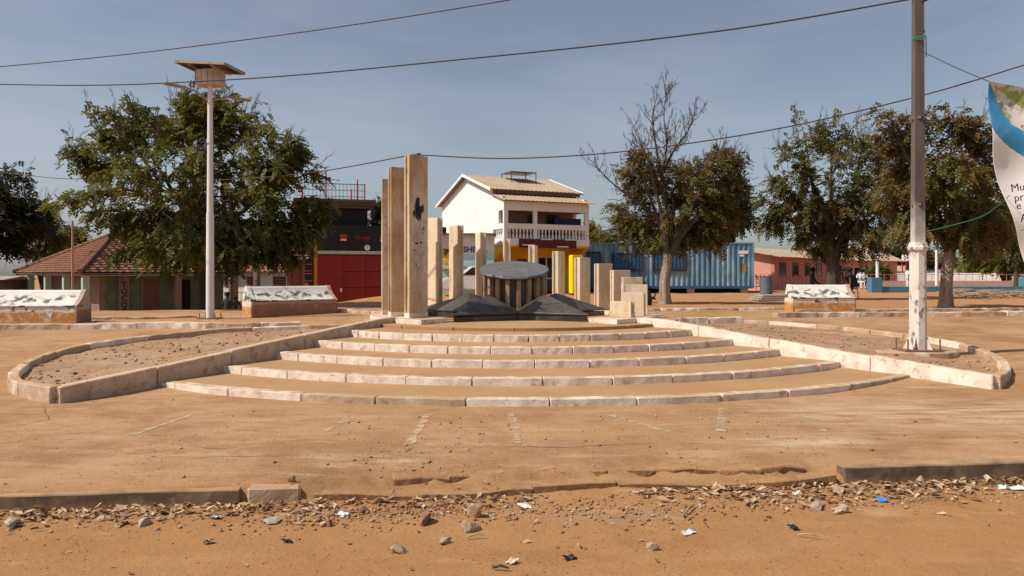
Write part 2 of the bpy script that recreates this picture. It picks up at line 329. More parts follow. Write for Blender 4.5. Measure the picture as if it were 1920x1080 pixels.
# ------------------------------------------------------------------ stairs of the memorial
CX, CY = .05, 17.0
RAD = [8.3, 7.25, 6.2, 5.3, 4.4, 3.5]; ZT = [.195, .29, .395, .50, .61, .67]
LK = [Vector((-5.28, 8.95)), Vector((-2.45, 14.75))]      # inner faces of the two flanking kerbs
RK = [Vector((6.22, 9.95)), Vector((2.72, 14.75))]
def side(p, a, b): return (b.x-a.x)*(p[1]-a.y)-(b.y-a.y)*(p[0]-a.x)
def cp(a, r): return (CX+r*math.cos(a), CY+r*math.sin(a))
def arc_range(r):
    ins = [a for a in np.linspace(R(180), R(360), 1441) if side(cp(a, r), LK[0], LK[1]) < 0 and side(cp(a, r), RK[0], RK[1]) > 0 and cp(a, r)[1] < 15.4]
    return min(ins), max(ins)
stair = thing('memorial_stairs', 'wide curved flight of five low dusty steps with whitewashed risers', 'steps', (CX, CY-8, .1))
SO = Vector(stair.location)
def loc(p): return (p[0]-SO.x, p[1]-SO.y, p[2]-SO.z)
def arc_block(a0, a1, r0, r1, z0, z1, n, ja=0.0, origin=None, mi=0, nr=1):
    mb = MB(); v = []; o = SO if origin is None else origin
    for i in range(n+1):
        a = a0+(a1-a0)*i/n
        for (r, z) in ((r1, z0), (r1, z1), (r0, z1), (r0, z0)):
            x, y = cp(a, r+random.uniform(-ja, ja)); v.append((x-o[0], y-o[1], z+random.uniform(-ja, ja)*.5-o[2]))
    f = [(0, 3, 2, 1), tuple(4*n+k for k in range(4))]
    for i in range(n):
        for k in range(4): f.append((4*i+k, 4*i+(k+1) % 4, 4*i+4+(k+1) % 4, 4*i+4+k))
    return mb.add(v, f, mi)
for k in range(5):
    a0, a1 = arc_range(RAD[k]-.2); a0 -= .02; a1 += .02
    st = arc_block(a0, a1, RAD[k+1]-.25, RAD[k]-.07, 0.02, ZT[k], 48).build('step', M['tread'], stair)
    b0, b1 = arc_range(RAD[k]); ang = R(6.95); zb = (ZT[k-1] if k else .1)-.05
    a = b0; first = True
    joints = [b0]
    j = R(180)+ang*.35
    while j < b1-.02:
        if j > b0+.025: joints.append(j+random.uniform(-.006, .006))
        j += ang
    joints.append(b1)
    for q, (u0, u1) in enumerate(zip(joints[:-1], joints[1:])):
        sink = 0; gap = .007/RAD[k]
        dr = random.uniform(-.008, .008); zt = ZT[k]+.004+random.uniform(-.003, .003)
        z_low = zb
        if k == 0 and u1 > R(318): zt -= .02*(u1-R(318))/R(10)
        worn = M['kerb_worn'] if (k == 0 and (q in (3, 4) or u0 > R(300))) else M['white_kerb']
        arc_block(u0+gap, u1-gap, RAD[k]-.16, RAD[k]+dr, z_low, zt, 7, .0045).build('riser_block', worn, st, bevel=.008, seg=1)

# ------------------------------------------------------------------ the planted beds beside the stairs
def kerb_run(pts, w, block, m, parent, zb=-.25, gap=.006, jit=.004, joff=0, bev=.012, name='kerb_block', mats=None):
    """pts: (x,y,ztop) polyline; blocks of the given length along it, ends parented to parent"""
    P = [Vector(p) for p in pts]; o = Vector(parent.location)
    cum = [0]
    for a, b in zip(P[:-1], P[1:]): cum.append(cum[-1]+(b-a).length)
    def pos(s):
        s = min(max(s, 0), cum[-1]-1e-6)
        i = max(j for j in range(len(P)-1) if cum[j] <= s)
        return P[i].lerp(P[i+1], (s-cum[i])/(cum[i+1]-cum[i]))
    def nrm(s):
        d = pos(s+.02)-pos(s-.02); d.z = 0; d.normalize(); return Vector((-d.y, d.x, 0))
    s = 0; cnt = 0
    while s < cum[-1]-.05:
        e = min(cum[-1], s+block*random.uniform(.8, 1.2))
        if cum[-1]-e < block*.3: e = cum[-1]
        n = max(2, int((e-s)/.16)); v = []; dz = random.uniform(-.008, .008)
        for i in range(n+1):
            t = s+gap+(e-s-2*gap)*i/n; p = pos(t)-o; nn = nrm(t)
            for (sd_, z) in ((-.5, zb), (-.5, 0), (.5, 0), (.5, zb)):
                q = p+nn*(w*sd_); v.append((q.x+random.uniform(-jit, jit), q.y+random.uniform(-jit, jit), q.z+z+(dz if z == 0 else 0)+random.uniform(-jit, jit)))
        f = [(0, 3, 2, 1), tuple(4*n+k for k in range(4))]
        for i in range(n):
            for k in range(4): f.append((4*i+k, 4*i+(k+1) % 4, 4*i+4+(k+1) % 4, 4*i+4+k))
        mm = m if mats is None else mats[cnt % len(mats)]
        MB().add(v, f).build(name, mm, parent, bevel=bev, seg=1); s = e; cnt += 1
def curve_pts(pts, sub=6):
    out = []; n = len(pts)
    for i in range(n-1):
        p0 = Vector(pts[max(i-1, 0)]); p1 = Vector(pts[i]); p2 = Vector(pts[i+1]); p3 = Vector(pts[min(i+2, n-1)])
        for k in range(sub):
            t = k/sub; out.append(.5*((2*p1)+(p2-p0)*t+(2*p0-5*p1+4*p2-p3)*t*t+(3*p1-p0-3*p2+p3)*t**3))
    out.append(Vector(pts[-1])); return out
def bed(label, inner, outer, mats_in, mats_out, bumpy):
    t = thing('planting_bed', label, 'planting bed', (inner[0][0], inner[0][1], .1))
    ci = curve_pts(inner, 8); co = curve_pts(outer, 8)
    kerb_run(ci, .15, 1.5, mats_in[0], t, mats=mats_in, zb=-.34)
    kerb_run(co, .13, 1.1, mats_out[0], t, mats=mats_out, zb=-.30, jit=.007)
    # soil sheet lofted between the two kerbs
    N, K = 48, 24
    def samp(c, u):
        x = u*(len(c)-1); i = min(int(x), len(c)-2); return c[i].lerp(c[i+1], x-i)
    v = []
    for i in range(N+1):
        a = samp(ci, i/N); b = samp(co, i/N)
        for j in range(K+1):
            p = a.lerp(b, j/K); e = min(j, K-j)/K
            z = p.z-.10-.03*min(1, e*6)+bumpy*(vnoise(p.x, p.y, 3, 11)-.5)+.02*(vnoise(p.x, p.y, 9, 12)-.5)
            v.append((p.x-t.location.x, p.y-t.location.y, float(z)-t.location.z))
    ii = np.array([[i*(K+1)+j, i*(K+1)+j+1, (i+1)*(K+1)+j+1, (i+1)*(K+1)+j] for i in range(N) for j in range(K)])
    np_mesh('soil', np.array(v), ii, M['bed'], t, smooth_=True)
    return t
l_in = [(-5.28, 8.95, .30), (-4.55, 10.4, .42), (-3.75, 12.05, .56), (-3.05, 13.5, .68), (-2.5, 14.62, .77), (-2.3, 15.0, .775)]
l_out = [(-5.28, 8.95, .30), (-6.25, 9.75, .28), (-6.95, 10.9, .30), (-7.35, 12.2, .35), (-7.35, 13.4, .41), (-6.8, 14.5, .46), (-5.9, 15.45, .52), (-4.6, 15.95, .55), (-3.3, 16.2, .58)]
bed('dusty planting bed left of the steps inside a rounded kerb', l_in, l_out, [M['kerb_shade_toned']], [M['kerb_worn'], M['kerb_worn'], M['white_kerb']], .05)
r_in = [(6.22, 9.95, .30), (5.25, 11.35, .42), (4.3, 12.65, .55), (3.45, 13.8, .68), (2.8, 14.6, .77), (2.45, 15.0, .775)]
r_out = [(6.22, 9.95, .30), (6.85, 10.75, .29), (7.4, 11.7, .32), (7.8, 12.9, .37), (7.8, 14.2, .43), (7.3, 15.6, .49), (6.4, 16.9, .54), (5.2, 17.7, .57), (4.0, 18.1, .60)]
bed('dusty planting bed right of the steps around the concrete pole', r_in, r_out, [M['white_kerb']], [M['kerb_worn'], M['white_kerb'], M['kerb_worn']], .05)

# road kerbs: the stretches that still stand
k1 = thing('road_kerb', 'stained concrete road kerb at the left edge of the street', 'kerb', (-3.5, 5.3, 0))
kerb_run([(x, yk(x)+.02, .112) for x in (-9, -7, -5, -3.4, -1.9)], .11, 9, M['road_kerb'], k1, zb=-.2, bev=.008, gap=.002)
kerb_run([(-1.86, yk(-1.86)+.03, .118), (-1.5, yk(-1.5)+.05, .10)], .12, .5, M['kerb_worn'], k1, zb=-.2, bev=.02, jit=.012)
k2 = thing('road_kerb', 'dark stained road kerb at the right edge of the street', 'kerb', (3.5, 5.95, 0))
kerb_run([(x, yk(x)+.05, .128) for x in (2.52, 3.4, 4.6, 6.5, 9)], .12, 1.9, M['road_kerb'], k2, zb=-.25, bev=.01, gap=.002)
k3 = thing('road_kerb', 'broken low stretch of road kerb between the two standing kerbs', 'kerb', (.5, 5.7, 0))
kerb_run([(x, yk(x)+.035+.03*math.sin(x*2.3), .046+.012*math.sin(x*3.1)+.02*max(0, x-1.4)) for x in np.linspace(-1.42, 2.46, 20).tolist()], .10, .75, M['earth_edge'], k3, zb=-.15, bev=.006, gap=.004, jit=.010)
kerb_run([(x, yk(x)+.30+.06*math.sin(x*1.7+1)+.03*math.sin(x*6), .090+.008*math.sin(x*4)) for x in np.linspace(-.9, 2.3, 26).tolist()], .09, .42, M['earth_edge'], k3, zb=-.15, bev=.01, gap=-.01, jit=.020, name='crumbled_edge')
# kerbs crossing the square
def kerb_thing(label, pts, w, block, mats, h=.1, **kw):
    P = [(x, y, gz(x, y)+h) for x, y in pts]
    t = thing('stone_kerb', label, 'kerb', (P[0][0], P[0][1], P[0][2]-h)); kerb_run(P, w, block, mats[0], t, mats=mats, zb=-h-.1, jit=.015, **kw); return t
kerb_thing('long whitewashed kerb running in front of the left bench', [(-16, 16.0), (-11, 16.35), (-7.6, 16.7), (-5.6, 16.6), (-4.6, 16.9)], .22, 1.3, [M['white_kerb'], M['kerb_worn'], M['white_kerb']], .12)
kerb_thing('thin pale kerb line between the left bench and the lamp post', [(-11.4, 18.6), (-9.0, 18.9), (-7.9, 19.4)], .12, 1.2, [M['kerb_worn']], .06)
kerb_thing('broken pale kerb in front of the red gate', [(-5.6, 22.4), (-4.6, 21.2), (-3.4, 20.2)], .18, .9, [M['kerb_worn'], M['white_kerb']], .08)
kerb_thing('short whitewashed kerb behind the right end of the steps', [(3.6, 17.4), (4.5, 17.55), (5.25, 17.7)], .2, .8, [M['white_kerb'], M['white_kerb'], M['kerb_worn']], .14)
kerb_thing('long low kerb passing in front of the right bench', [(6.6, 19.4), (8.5, 19.8), (11, 20.0), (14, 20.2)], .25, 1.4, [M['kerb_worn'], M['white_kerb']], .12)
kerb_thing('thin kerb line beside the pale middle tree', [(3.2, 22.0), (5.5, 22.1), (8, 22.4)], .14, 1.2, [M['kerb_worn'], M['white_kerb']], .07)
kerb_thing('pale kerb in front of the tree at the far right', [(7.9, 21.6), (11, 21.9), (15, 22.2)], .2, 1.4, [M['kerb_worn']], .08)

# ------------------------------------------------------------------ platform, star, disc and pillars
plat = thing('memorial_platform', 'low round stone platform at the top of the steps', 'platform', (CX, CY, .6))
PO = Vector(plat.location)
arc_block(0, 2*math.pi, .02, 3.44, .3, .667, 64, origin=PO).build('paving', M['tread'], plat)
for k in range(20):
    a0 = R(180+18*k); arc_block(a0+.002, a0+R(18)-.002, 3.3, 3.52+random.uniform(-.006, .006), .605, .672, 6, .001, origin=PO).build('edge_slab', M['tread'], plat, bevel=.006, seg=1)
led = arc_block(R(-52), R(236), 2.36, 3.12, .5, .755, 60, origin=PO).build('pillar_plinth', M['white_kerb'], plat)

star = thing('memorial_star', 'black stone five-pointed star with ridged points on the platform', 'monument', (CX, CY, .667))
R1, R2 = 2.25, 1.12
for k in range(5):
    aT = R(-90+36+4+72*k); aL = aT-R(36); aR = aT+R(36)
    def q(a, r, z): return (r*math.cos(a), r*math.sin(a), z)
    T0, T1 = q(aT, R1, 0), q(aT, R1, .115); L0, L1 = q(aL, R2, 0), q(aL, R2, .155); N0, N1 = q(aR, R2, 0), q(aR, R2, .155)
    A = q(aT, 1.02, .52); C0 = (0, 0, 0); C1 = (0, 0, .25)
    # vertical plinth, a thin recess, then the ridged slab
    MB().add([T0, L0, N0, C0, q(aT, R1, .10), q(aL, R2, .11), q(aR, R2, .11), (0, 0, .11)],
             [(0, 1, 5, 4), (0, 4, 6, 2), (1, 3, 7, 5), (2, 6, 7, 3), (4, 5, 7, 6), (0, 2, 3, 1)]).build('star_base', M['granite'], star, bevel=.006, seg=1)
    s_ = 1.012
    T2, L2, N2 = q(aT, R1*s_, .118), q(aL, R2*s_, .122), q(aR, R2*s_, .122); T3, L3, N3 = q(aT, R1*s_, .15), q(aL, R2*s_, .165), q(aR, R2*s_, .165)
    MB().add([T2, L2, N2, (0, 0, .122), T3, L3, N3, A, (0, 0, .24)],
             [(0, 1, 5, 4), (0, 4, 6, 2), (4, 5, 7), (4, 7, 6), (5, 8, 7), (6, 7, 8), (1, 3, 8, 5), (2, 6, 8, 3), (0, 2, 3, 1)]).build('star_point', M['granite'], star, bevel=.004, seg=1)
drum = thing('memorial_drum', 'tilted grey stone disc on a drum of dark upright fins in the star centre', 'monument', (CX, CY, .70))
tilt = R(13.5); zc = .97
MB().lathe([(.60, .05), (.60, 1.02)], 32).build('core', M['granite'], drum)
dr = drum.children[0]
nF = 18
for k in range(nF):
    a = R(-90+8+360/nF*k); ca, sa = math.cos(a), math.sin(a)
    def topz(r): return zc-.03+math.tan(tilt)*(r*sa)
    w = .043; mb = MB(); v = []
    for (r, s) in ((.56, -w), (.70, -w), (.70, w), (.56, w)):
        x, y = r*ca-s*sa, r*sa+s*ca; v += [(x, y, .0), (x, y, zc-.02+math.tan(tilt)*y)]
    mb.add(v, [(0, 2, 3, 1), (2, 4, 5, 3), (4, 6, 7, 5), (6, 0, 1, 7), (1, 3, 5, 7), (0, 6, 4, 2)])
    mb.build('fin', M['fin'], drum, bevel=.006, seg=1)
# core top has to follow the tilt
for v in dr.data.vertices:
    if v.co.z > .5: v.co.z = zc-.03+math.tan(tilt)*v.co.y
mb = MB(); nD = 40; v = []
for ring, (rr, dz) in enumerate(((.74, 0), (.765, .025), (.75, .06), (.45, .068))):
    for k in range(nD):
        a = 2*math.pi*k/nD; j = 1+.012*math.sin(9*a)+random.uniform(-.006, .006) if ring < 3 else 1
        x, y = rr*j*1.0*math.cos(a), rr*j*math.sin(a); v.append((x, y, zc+dz+math.tan(tilt)*y))
f = [tuple(range(nD-1, -1, -1)), tuple(3*nD+k for k in range(nD))]
for i in range(3):
    for k in range(nD): f.append((i*nD+k, i*nD+(k+1) % nD, (i+1)*nD+(k+1) % nD, (i+1)*nD+k))
mb.add(v, f).build('disc', M['granite_top'], drum)

GRAFF = mat('torn_poster_paper', (.46, .36, .30), .8, [n_((.56, .48, .44), 9, .45, .6), n_((.33, .22, .15), 16, .55, .65, .9), n_((.03, .03, .03), 7, .66, .68, .9)])
BLK = mat('torn_poster_black', (.02, .02, .022), .7, [n_((.4, .3, .24), 24, .62, .66, .9)])
PIL = []
ordn = ['tallest', 'second tallest', 'third tallest']
for i in range(19):
    if i in (): continue
    a = R(223.5-14.4*i); zt = 3.93-.159*i
    x, y = cp(a, 2.66)
    if i < 3: lab = 'beige stone pillar of the memorial ring, %s, at the left front' % ordn[i] + (' with torn posters' if i == 0 else '')
    elif i < 6: lab = 'beige stone pillar of the memorial ring hidden behind the three tallest pillars'
    elif i < 18: lab = 'beige stone pillar of the memorial ring, number %d counted up from the shortest' % (19-i)
    else: lab = 'shortest beige stone pillar of the memorial ring at the right front'
    t = thing('memorial_pillar', lab, 'pillar', (x, y, .752), a, 'ring of stepped memorial pillars')
    h = zt-.752; hw, hl = .085, .225; g, d = .045, .035     # slab with a groove down both narrow ends
    poly = [(-hl, -hw), (hl, -hw), (hl, -g), (hl-d, -g), (hl-d, g), (hl, g), (hl, hw), (-hl, hw), (-hl, g), (-hl+d, g), (-hl+d, -g), (-hl, -g)]
    o = MB().prism(poly, 0, h, axis='z').build('shaft', M['travertine_stained_shade'] if i < 3 else M['travertine'], t, bevel=.006, seg=1)
    MB().prism([(-hl-.004, -hw-.004), (hl+.004, -hw-.004), (hl+.004, hw+.004), (-hl-.004, hw+.004)], 0, .10, axis='z').build('foot', M['white_kerb'] if i < 3 else M['travertine'], t, bevel=.006, seg=1)
    if i == 0:
        # torn posters on the broad face that looks to the street (+tangent side)
        sgn = 1; yy = hw+.003
        def sheet(name, cx, cz, w, h_, m, seed, n=18):
            rr = random.Random(seed); P = []
            for k in range(n):
                t_ = 2*math.pi*k/n; q = rr.uniform(.55, 1.1); P.append((cx+w*q*math.cos(t_), cz+h_*q*math.sin(t_)))
            MB().prism(P, yy, yy+.003, axis='y').build(name, m, t)
        sheet('poster_scrap', 0, 1.38, .15, .62, GRAFF, 3, 26); yy += .004
        sheet('poster_scrap', .02, 2.1, .085, .26, BLK, 5, 16); sheet('poster_scrap', -.09, 2.15, .03, .1, BLK, 6); sheet('poster_scrap', .12, 2.03, .025, .09, BLK, 8)
        sheet('poster_scrap', -.12, 1.75, .018, .03, BLK, 9); sheet('poster_scrap', -.05, 1.48, .03, .018, BLK, 10); sheet('poster_scrap', .05, 1.46, .05, .016, BLK, 11); sheet('poster_scrap', .1, 1.32, .016, .02, BLK, 12)
        sheet('poster_scrap', .07, 1.05, .02, .03, BLK, 13)
# ------------------------------------------------------------------ more materials
def flat(name, c, rough=.85, v=.75, s=3, **k): return mat(name, c, rough, [n_(tuple(q*v for q in c), s, .45, .68, .8), n_(tuple(min(1, q*1.12) for q in c), s*3.3, .55, .7, .5)], **k)
M['bench'] = mat('peeling_bench_paint', (.70, .62, .53), .9, [
    dict(k='z', a=.30, b=.25, c=(.50, .215, .06), amp=.16, s=5), n_((.66, .50, .34), 5, .50, .62, .8), n_((.40, .16, .05), 9, .60, .66, .5),
    n_((.48, .34, .23), 16, .57, .68, .6), dict(k='z', a=.06, b=.0, c=(.44, .28, .17), amp=.1, s=9)], bump=(.6, (25, .006), (80, .002)), coord='obj')
M['bench_back'] = mat('mouldy_white_plaster', (.72, .66, .60), .9, [n_((.42, .36, .29), 8, .52, .64, .7), n_((.06, .055, .05), 4.2, .50, .56, .93, st=(1, 1, 1.3)), dict(k='z', a=.60, b=.68, c=(.74, .68, .62), amp=.12, s=5, amt=.9), n_((.5, .42, .32), 20, .58, .68, .6),
    dict(k='up', c=(.62, .53, .44), a=.75, b=.98, s=4)], bump=(.6, (25, .006), (80, .003)), coord='obj')
M['bench_end'] = mat('brown_bench_end', (.30, .165, .11), .9, [n_((.40, .19, .09), 3, .45, .62), n_((.55, .40, .28), 7, .58, .68, .6), dict(k='z', a=.31, b=.34, c=(.44, .31, .24), amp=.1, s=6), n_((.2, .11, .08), 14, .55, .7, .6)], bump=(.5, (25, .006)), coord='obj')
M['house_white'] = mat('white_render', (.80, .775, .74), .9, [n_((.70, .66, .61), 1.2, .5, .7, .6), n_((.45, .38, .32), 5, .64, .74, .4)], bump=(.2, (30, .003)))
M['roof_tan'] = mat('dusty_sheet_roof', (.43, .32, .225), .8, [n_((.36, .25, .17), 1.2, .45, .65), n_((.5, .4, .3), 5, .6, .75, .5)])
M['dark_wood'] = flat('brown_boards', (.16, .075, .045))
M['yellow'] = flat('yellow_paint', (.78, .44, .02), .7, .85)
M['brightyellow'] = flat('bright_yellow_paint', (.86, .62, .01), .5, .9)
M['maroon'] = flat('maroon_board', (.13, .025, .025))
M['glassdark'] = mat('dark_glass', (.015, .014, .014), .12, spec=.6)
M['lampwhite'] = mat('tube_housing', (.75, .73, .7), .6)
M['door_white'] = flat('white_door_frame', (.62, .60, .57))
M['cyan'] = flat('pale_cyan_paint', (.42, .62, .58), .85, .88, 1.5)
M['palegreen'] = flat('pale_green_steel', (.46, .56, .48), .7, .85)
M['navy'] = mat('navy_lettering', (.03, .05, .18), .8)
M['red_gate'] = flat('red_steel', (.23, .018, .015), .55, .82, 1.2)
M['red_bar'] = flat('dark_red_bar', (.13, .012, .01), .6)
M['redsq'] = mat('red_square', (.5, .035, .03), .5)
M['blackwall'] = flat('black_wall', (.022, .02, .02), .8)
M['whiteband'] = flat('dirty_white_band', (.50, .46, .43))
M['redtext'] = mat('dark_red_letters', (.42, .02, .025), .6)
M['brownwall'] = flat('brown_red_wall', (.25, .09, .06))
M['ochre'] = flat('ochre_frame', (.50, .24, .03), .6)
M['orange'] = mat('orange_print', (.75, .12, .03), .6)
M['tile'] = mat('clay_tiles', (.215, .095, .055), .9, [n_((.15, .065, .04), 3, .45, .65), n_((.30, .16, .095), 9, .52, .68, .8), n_((.10, .06, .045), 5, .60, .7, .7)])
M['greenwall'] = mat('green_plaster', (.085, .14, .085), .9, [n_((.2, .19, .10), 1.2, .45, .65, .8), n_((.25, .16, .09), 2.5, .56, .68, .7)])
M['tanwall'] = flat('tan_plaster', (.22, .165, .12))
M['minttrim'] = flat('mint_trim', (.34, .48, .40))
M['darkvoid'] = mat('dark_doorway', (.012, .01, .009), .9)
M['pink'] = flat('pink_plaster', (.66, .32, .25), .9, .88, 1)
M['pinkd'] = flat('salmon_plaster', (.56, .22, .165), .9, .88, 1)
M['concrete'] = flat('bare_concrete', (.36, .31, .26))
M['bluewall'] = flat('blue_paint', (.075, .20, .27), .8, .85)
M['whitewall'] = flat('white_far_wall', (.78, .77, .75))
M['cont'] = mat('faded_blue_container', (.115, .235, .33), .6, [n_((.25, .41, .48), 1.2, .42, .60, .9, st=(1, 1, .5)), n_((.05, .13, .24), 2.3, .52, .7, .8, st=(1, 1, .35)), n_((.42, .52, .55), 5, .60, .72, .6, st=(2, 2, .3)), n_((.16, .08, .05), 9, .68, .74, .7)], bump=(.1, (20, .003)))
M['contdark'] = flat('dark_blue_shutter', (.04, .11, .22), .6)
M['darkframe'] = flat('dark_frame', (.045, .04, .045), .7)
M['thatch'] = flat('brown_far_roof', (.36, .25, .17))
M['skin'] = mat('skin', (.06, .032, .02), .6); M['hair'] = mat('hair', (.012, .01, .01), .8)
M['clothdark'] = flat('dark_cloth', (.03, .032, .045)); M['clothwhite'] = flat('white_cloth', (.75, .74, .72)); M['clothblue'] = flat('blue_cloth', (.05, .08, .16)); M['clothred'] = flat('rust_cloth', (.3, .06, .03))
M['bin'] = flat('grey_blue_drum', (.12, .15, .18), .6)

# ------------------------------------------------------------------ benches
def bench(label, x, y, rz, L_, worn, scallop=True):
    t = thing('concrete_bench', label, 'bench', (x, y, gz(x, y)-.02), rz)
    b = MB().box(-L_/2, L_/2, 0, .62, 0, .40); b.build('base_block', M['bench'] if worn else M['bench_end'], t, bevel=.015, seg=1)
    MB().box(-L_/2-.015, L_/2+.015, -.02, .64, .402, .43).build('seat_edge', M['bench_back'], t, bevel=.008, seg=1)
    prof = [(.02, .432)]
    for k in range(11):                              # concave back rest
        a = R(90*k/10); prof.append((.05+.33*(1-math.cos(a)) if False else .05+.34*math.sin(a)**1.0*(.35+.65*k/10), .435+.30*(1-math.cos(a))**.9))
    prof += [(.43, .775), (.50, .775), (.52, .74), (.60, .432)]
    MB().prism(prof, -L_/2+.10, L_/2-.10, axis='x').build('backrest', M['bench_back'], t)
    for s in (-1, 1):
        x0, x1 = (L_/2-.098, L_/2+.01) if s > 0 else (-L_/2-.01, -L_/2+.098)
        pr = [(.0, .432)]+[(p[0]-.03, p[1]+.012) for p in prof[1:-1]]+[(.625, .432)]
        MB().prism(pr, x0, x1, axis='x').build('end_panel', M['bench_back'] if (worn == 2 and s < 0) else (M['bench_end'] if s > 0 or worn == 1 else M['bench_back']), t, bevel=.006, seg=1)
    MB().box(L_/2+.001, L_/2+.012, .0, .62, .0, .40).build('side_face', M['bench_end'], t)
    MB().box(-L_/2-.012, -L_/2-.001, .0, .62, .0, .40).build('side_face', M['bench'], t)
    if scallop:                                      # white pennants painted along the front
        n = int(L_/.42)
        for k in range(n):
            cx = -L_/2+.25+k*(L_-.4)/max(1, n-1)
            if random.random() < .7:
                d = random.choice((.10, .12, .27)); w = .11
                MB().prism([(cx-w, .385), (cx+w, .385), (cx+(w*.8 if d < .2 else .015), .385-d), (cx-(w*.8 if d < .2 else .015), .385-d)], -.004, .0, axis='y').build('painted_pennant', M['bench_back'], t)
    return t
bench('long concrete bench at the left edge, white mouldy back and peeling orange front', -11.45, 17.55, R(1), 3.1, 1)
bench('concrete bench between the lamp post and the red gate, its long front in shade', XX(556, 20.1), 20.1, R(42), 2.35, 0, False)
bench('concrete bench on the right in front of the pink building, white back and orange base', XX(1535, 22), 21.6, R(1), 1.75, 2)

# ------------------------------------------------------------------ solar street lamp
LX, LY = XX(394, 19), 19.0; lz = gz(LX, LY)
lamp = thing('solar_street_lamp', 'tall white solar street lamp post with two curved arms', 'street lamp', (LX, LY, lz))
def rel(px, py, Y): p = at(px, py, Y); return (p.x-LX, p.y-LY, p.z-lz)
zt = rel(394, 160, 19)[2]
MB().tube([(0, 0, .02), (0, 0, 2.6)], [.098, .088], 16, cap=False).build('pole_lower', M['steel'], lamp, smooth_=True)
MB().tube([(0, 0, 2.6), (0, 0, zt)], [.078, .058], 16, cap=False).build('pole_upper', M['steel'], lamp, smooth_=True)
MB().box(-.24, .24, -.24, .24, .0, .022).build('base_plate', M['rust'], lamp)
for sx in (-1, 1):
    for sy in (-1, 1): MB().tube([(sx*.19, sy*.19, .02), (sx*.19, sy*.19, .14)], .012, 6).build('anchor_bolt', M['rust'], lamp)
def arm(p_end, p_mid, p0):
    P = [Vector(p0), Vector(p_mid), Vector(p_end)]; pts = [(1-t)**2*P[0]+2*t*(1-t)*P[1]+t*t*P[2] for t in [k/9 for k in range(10)]]
    a = MB().tube(pts, .025, 8).build('arm', M['dusty_metal'], lamp, smooth_=True)
    d = (pts[-1]-pts[-2]).normalized(); s = Vector((0, 0, 1)).cross(d).normalized(); u = d.cross(s)
    F = frame(pts[-1], d, s, u); mb = MB()
    mb.add([F @ Vector(v) for v in ((-.05, -.05, -.03), (-.05, .05, -.03), (.42, .09, -.025), (.42, -.09, -.025), (-.05, -.05, .03), (-.05, .05, .03), (.40, .08, .02), (.40, -.08, .02))],
           [(0, 1, 2, 3), (4, 7, 6, 5), (0, 4, 5, 1), (1, 5, 6, 2), (2, 6, 7, 3), (3, 7, 4, 0)]); mb.build('lamp_head', M['dusty_metal'], lamp, bevel=.008, seg=1)
za = rel(394, 192, 19)[2]
arm(rel(342, 163, 18.6), rel(372, 168, 18.8), (-.04, 0, za)); arm(rel(440, 184, 19.5), rel(418, 180, 19.3), (.04, 0, za+.02))
bx = MB().box(-.28, .28, -.22, .22, zt-.02, zt+.36); bx.build('battery_box', mat('battery_box_paint', (.55, .45, .36), .7, [n_((.42, .31, .22), 5, .45, .65)]), lamp, bevel=.012).rotation_euler = (0, 0, R(-12))
for k in range(4): MB().box(-.26+.16*k, -.25+.16*k, -.232, -.221, zt+.0, zt+.34).build('box_seam', M['dusty_metal'], lamp).rotation_euler = (0, 0, R(-12))
for dx, dl in ((0, 0),):
    F = Matrix.Translation((.0, 0, zt+.44)) @ Euler((R(-2), R(6), R(-14))).to_matrix().to_4x4()
    MB().box(-.68, .68, -.42, .42, -.02, .02, mat=F).build('solar_panel', M['panel'], lamp)
    for (x0, x1, y0, y1) in ((-.70, .70, -.44, -.41), (-.70, .70, .41, .44), (-.70, -.67, -.41, .41), (.67, .70, -.41, .41)):
        MB().box(x0, x1, y0, y1, -.035, .03, mat=F).build('panel_frame', M['dusty_metal'], lamp)
    for xx in (-.3, .3): MB().box(xx-.02, xx+.02, -.40, .40, -.07, -.022, mat=F).build('panel_rail', M['dusty_metal'], lamp)

# ------------------------------------------------------------------ concrete pole in the right bed
QX, QY, QZ = XX(1721, 12.7), 12.7, .345
pole = thing('concrete_pole', 'tall octagonal pole with flaking white paint in the right planting bed', 'pole', (QX, QY, QZ))
def ngon(r, n=8, off=22.5): return [(r*math.cos(R(off+360/n*k)), r*math.sin(R(off+360/n*k))) for k in range(n)]
zc_ = ZZ(464, QY)-QZ
def taper(name, r0, r1, z0, z1, m, n=8, off=22.5):
    A = ngon(r0, n, off); B = ngon(r1, n, off); mb = MB(); N_ = 10; v = []
    for i in range(N_+1):
        t = i/N_
        for a, b in zip(A, B): v.append((a[0]+(b[0]-a[0])*t, a[1]+(b[1]-a[1])*t, z0+(z1-z0)*t))
    f = [tuple(range(n-1, -1, -1)), tuple(N_*n+k for k in range(n))]+[(i*n+k, i*n+(k+1) % n, (i+1)*n+(k+1) % n, (i+1)*n+k) for i in range(N_) for k in range(n)]
    return mb.add(v, f).build(name, m, pole, fixn=True)
taper('lower_shaft', .134, .124, .03, zc_-.05, M['pole_white']); taper('upper_shaft', .118, .085, zc_+.06, 8.2, M['pole_grey'], 4, 40)
pv = [(.135, zc_-.06), (.16, zc_-.04), (.165, zc_-.0), (.15, zc_+.03), (.14, zc_+.075), (.12, zc_+.08)]
MB().lathe(pv, 8).build('collar', M['pole_white'], pole)
MB().box(-.31, .31, -.24, .24, .005, .032).build('base_plate', M['rust'], pole)
for k in range(4):
    a = R(45+90*k); F = Matrix.Rotation(a, 4, 'Z'); mb = MB(); mb.add([F @ Vector(p) for p in ((.12, -.008, .03), (.23, -.008, .03), (.12, -.008, .27), (.12, .008, .03), (.23, .008, .03), (.12, .008, .27))], [(0, 1, 2), (3, 5, 4), (0, 3, 4, 1), (1, 4, 5, 2), (2, 5, 3, 0)]); mb.build('gusset', M['pole_white'], pole)
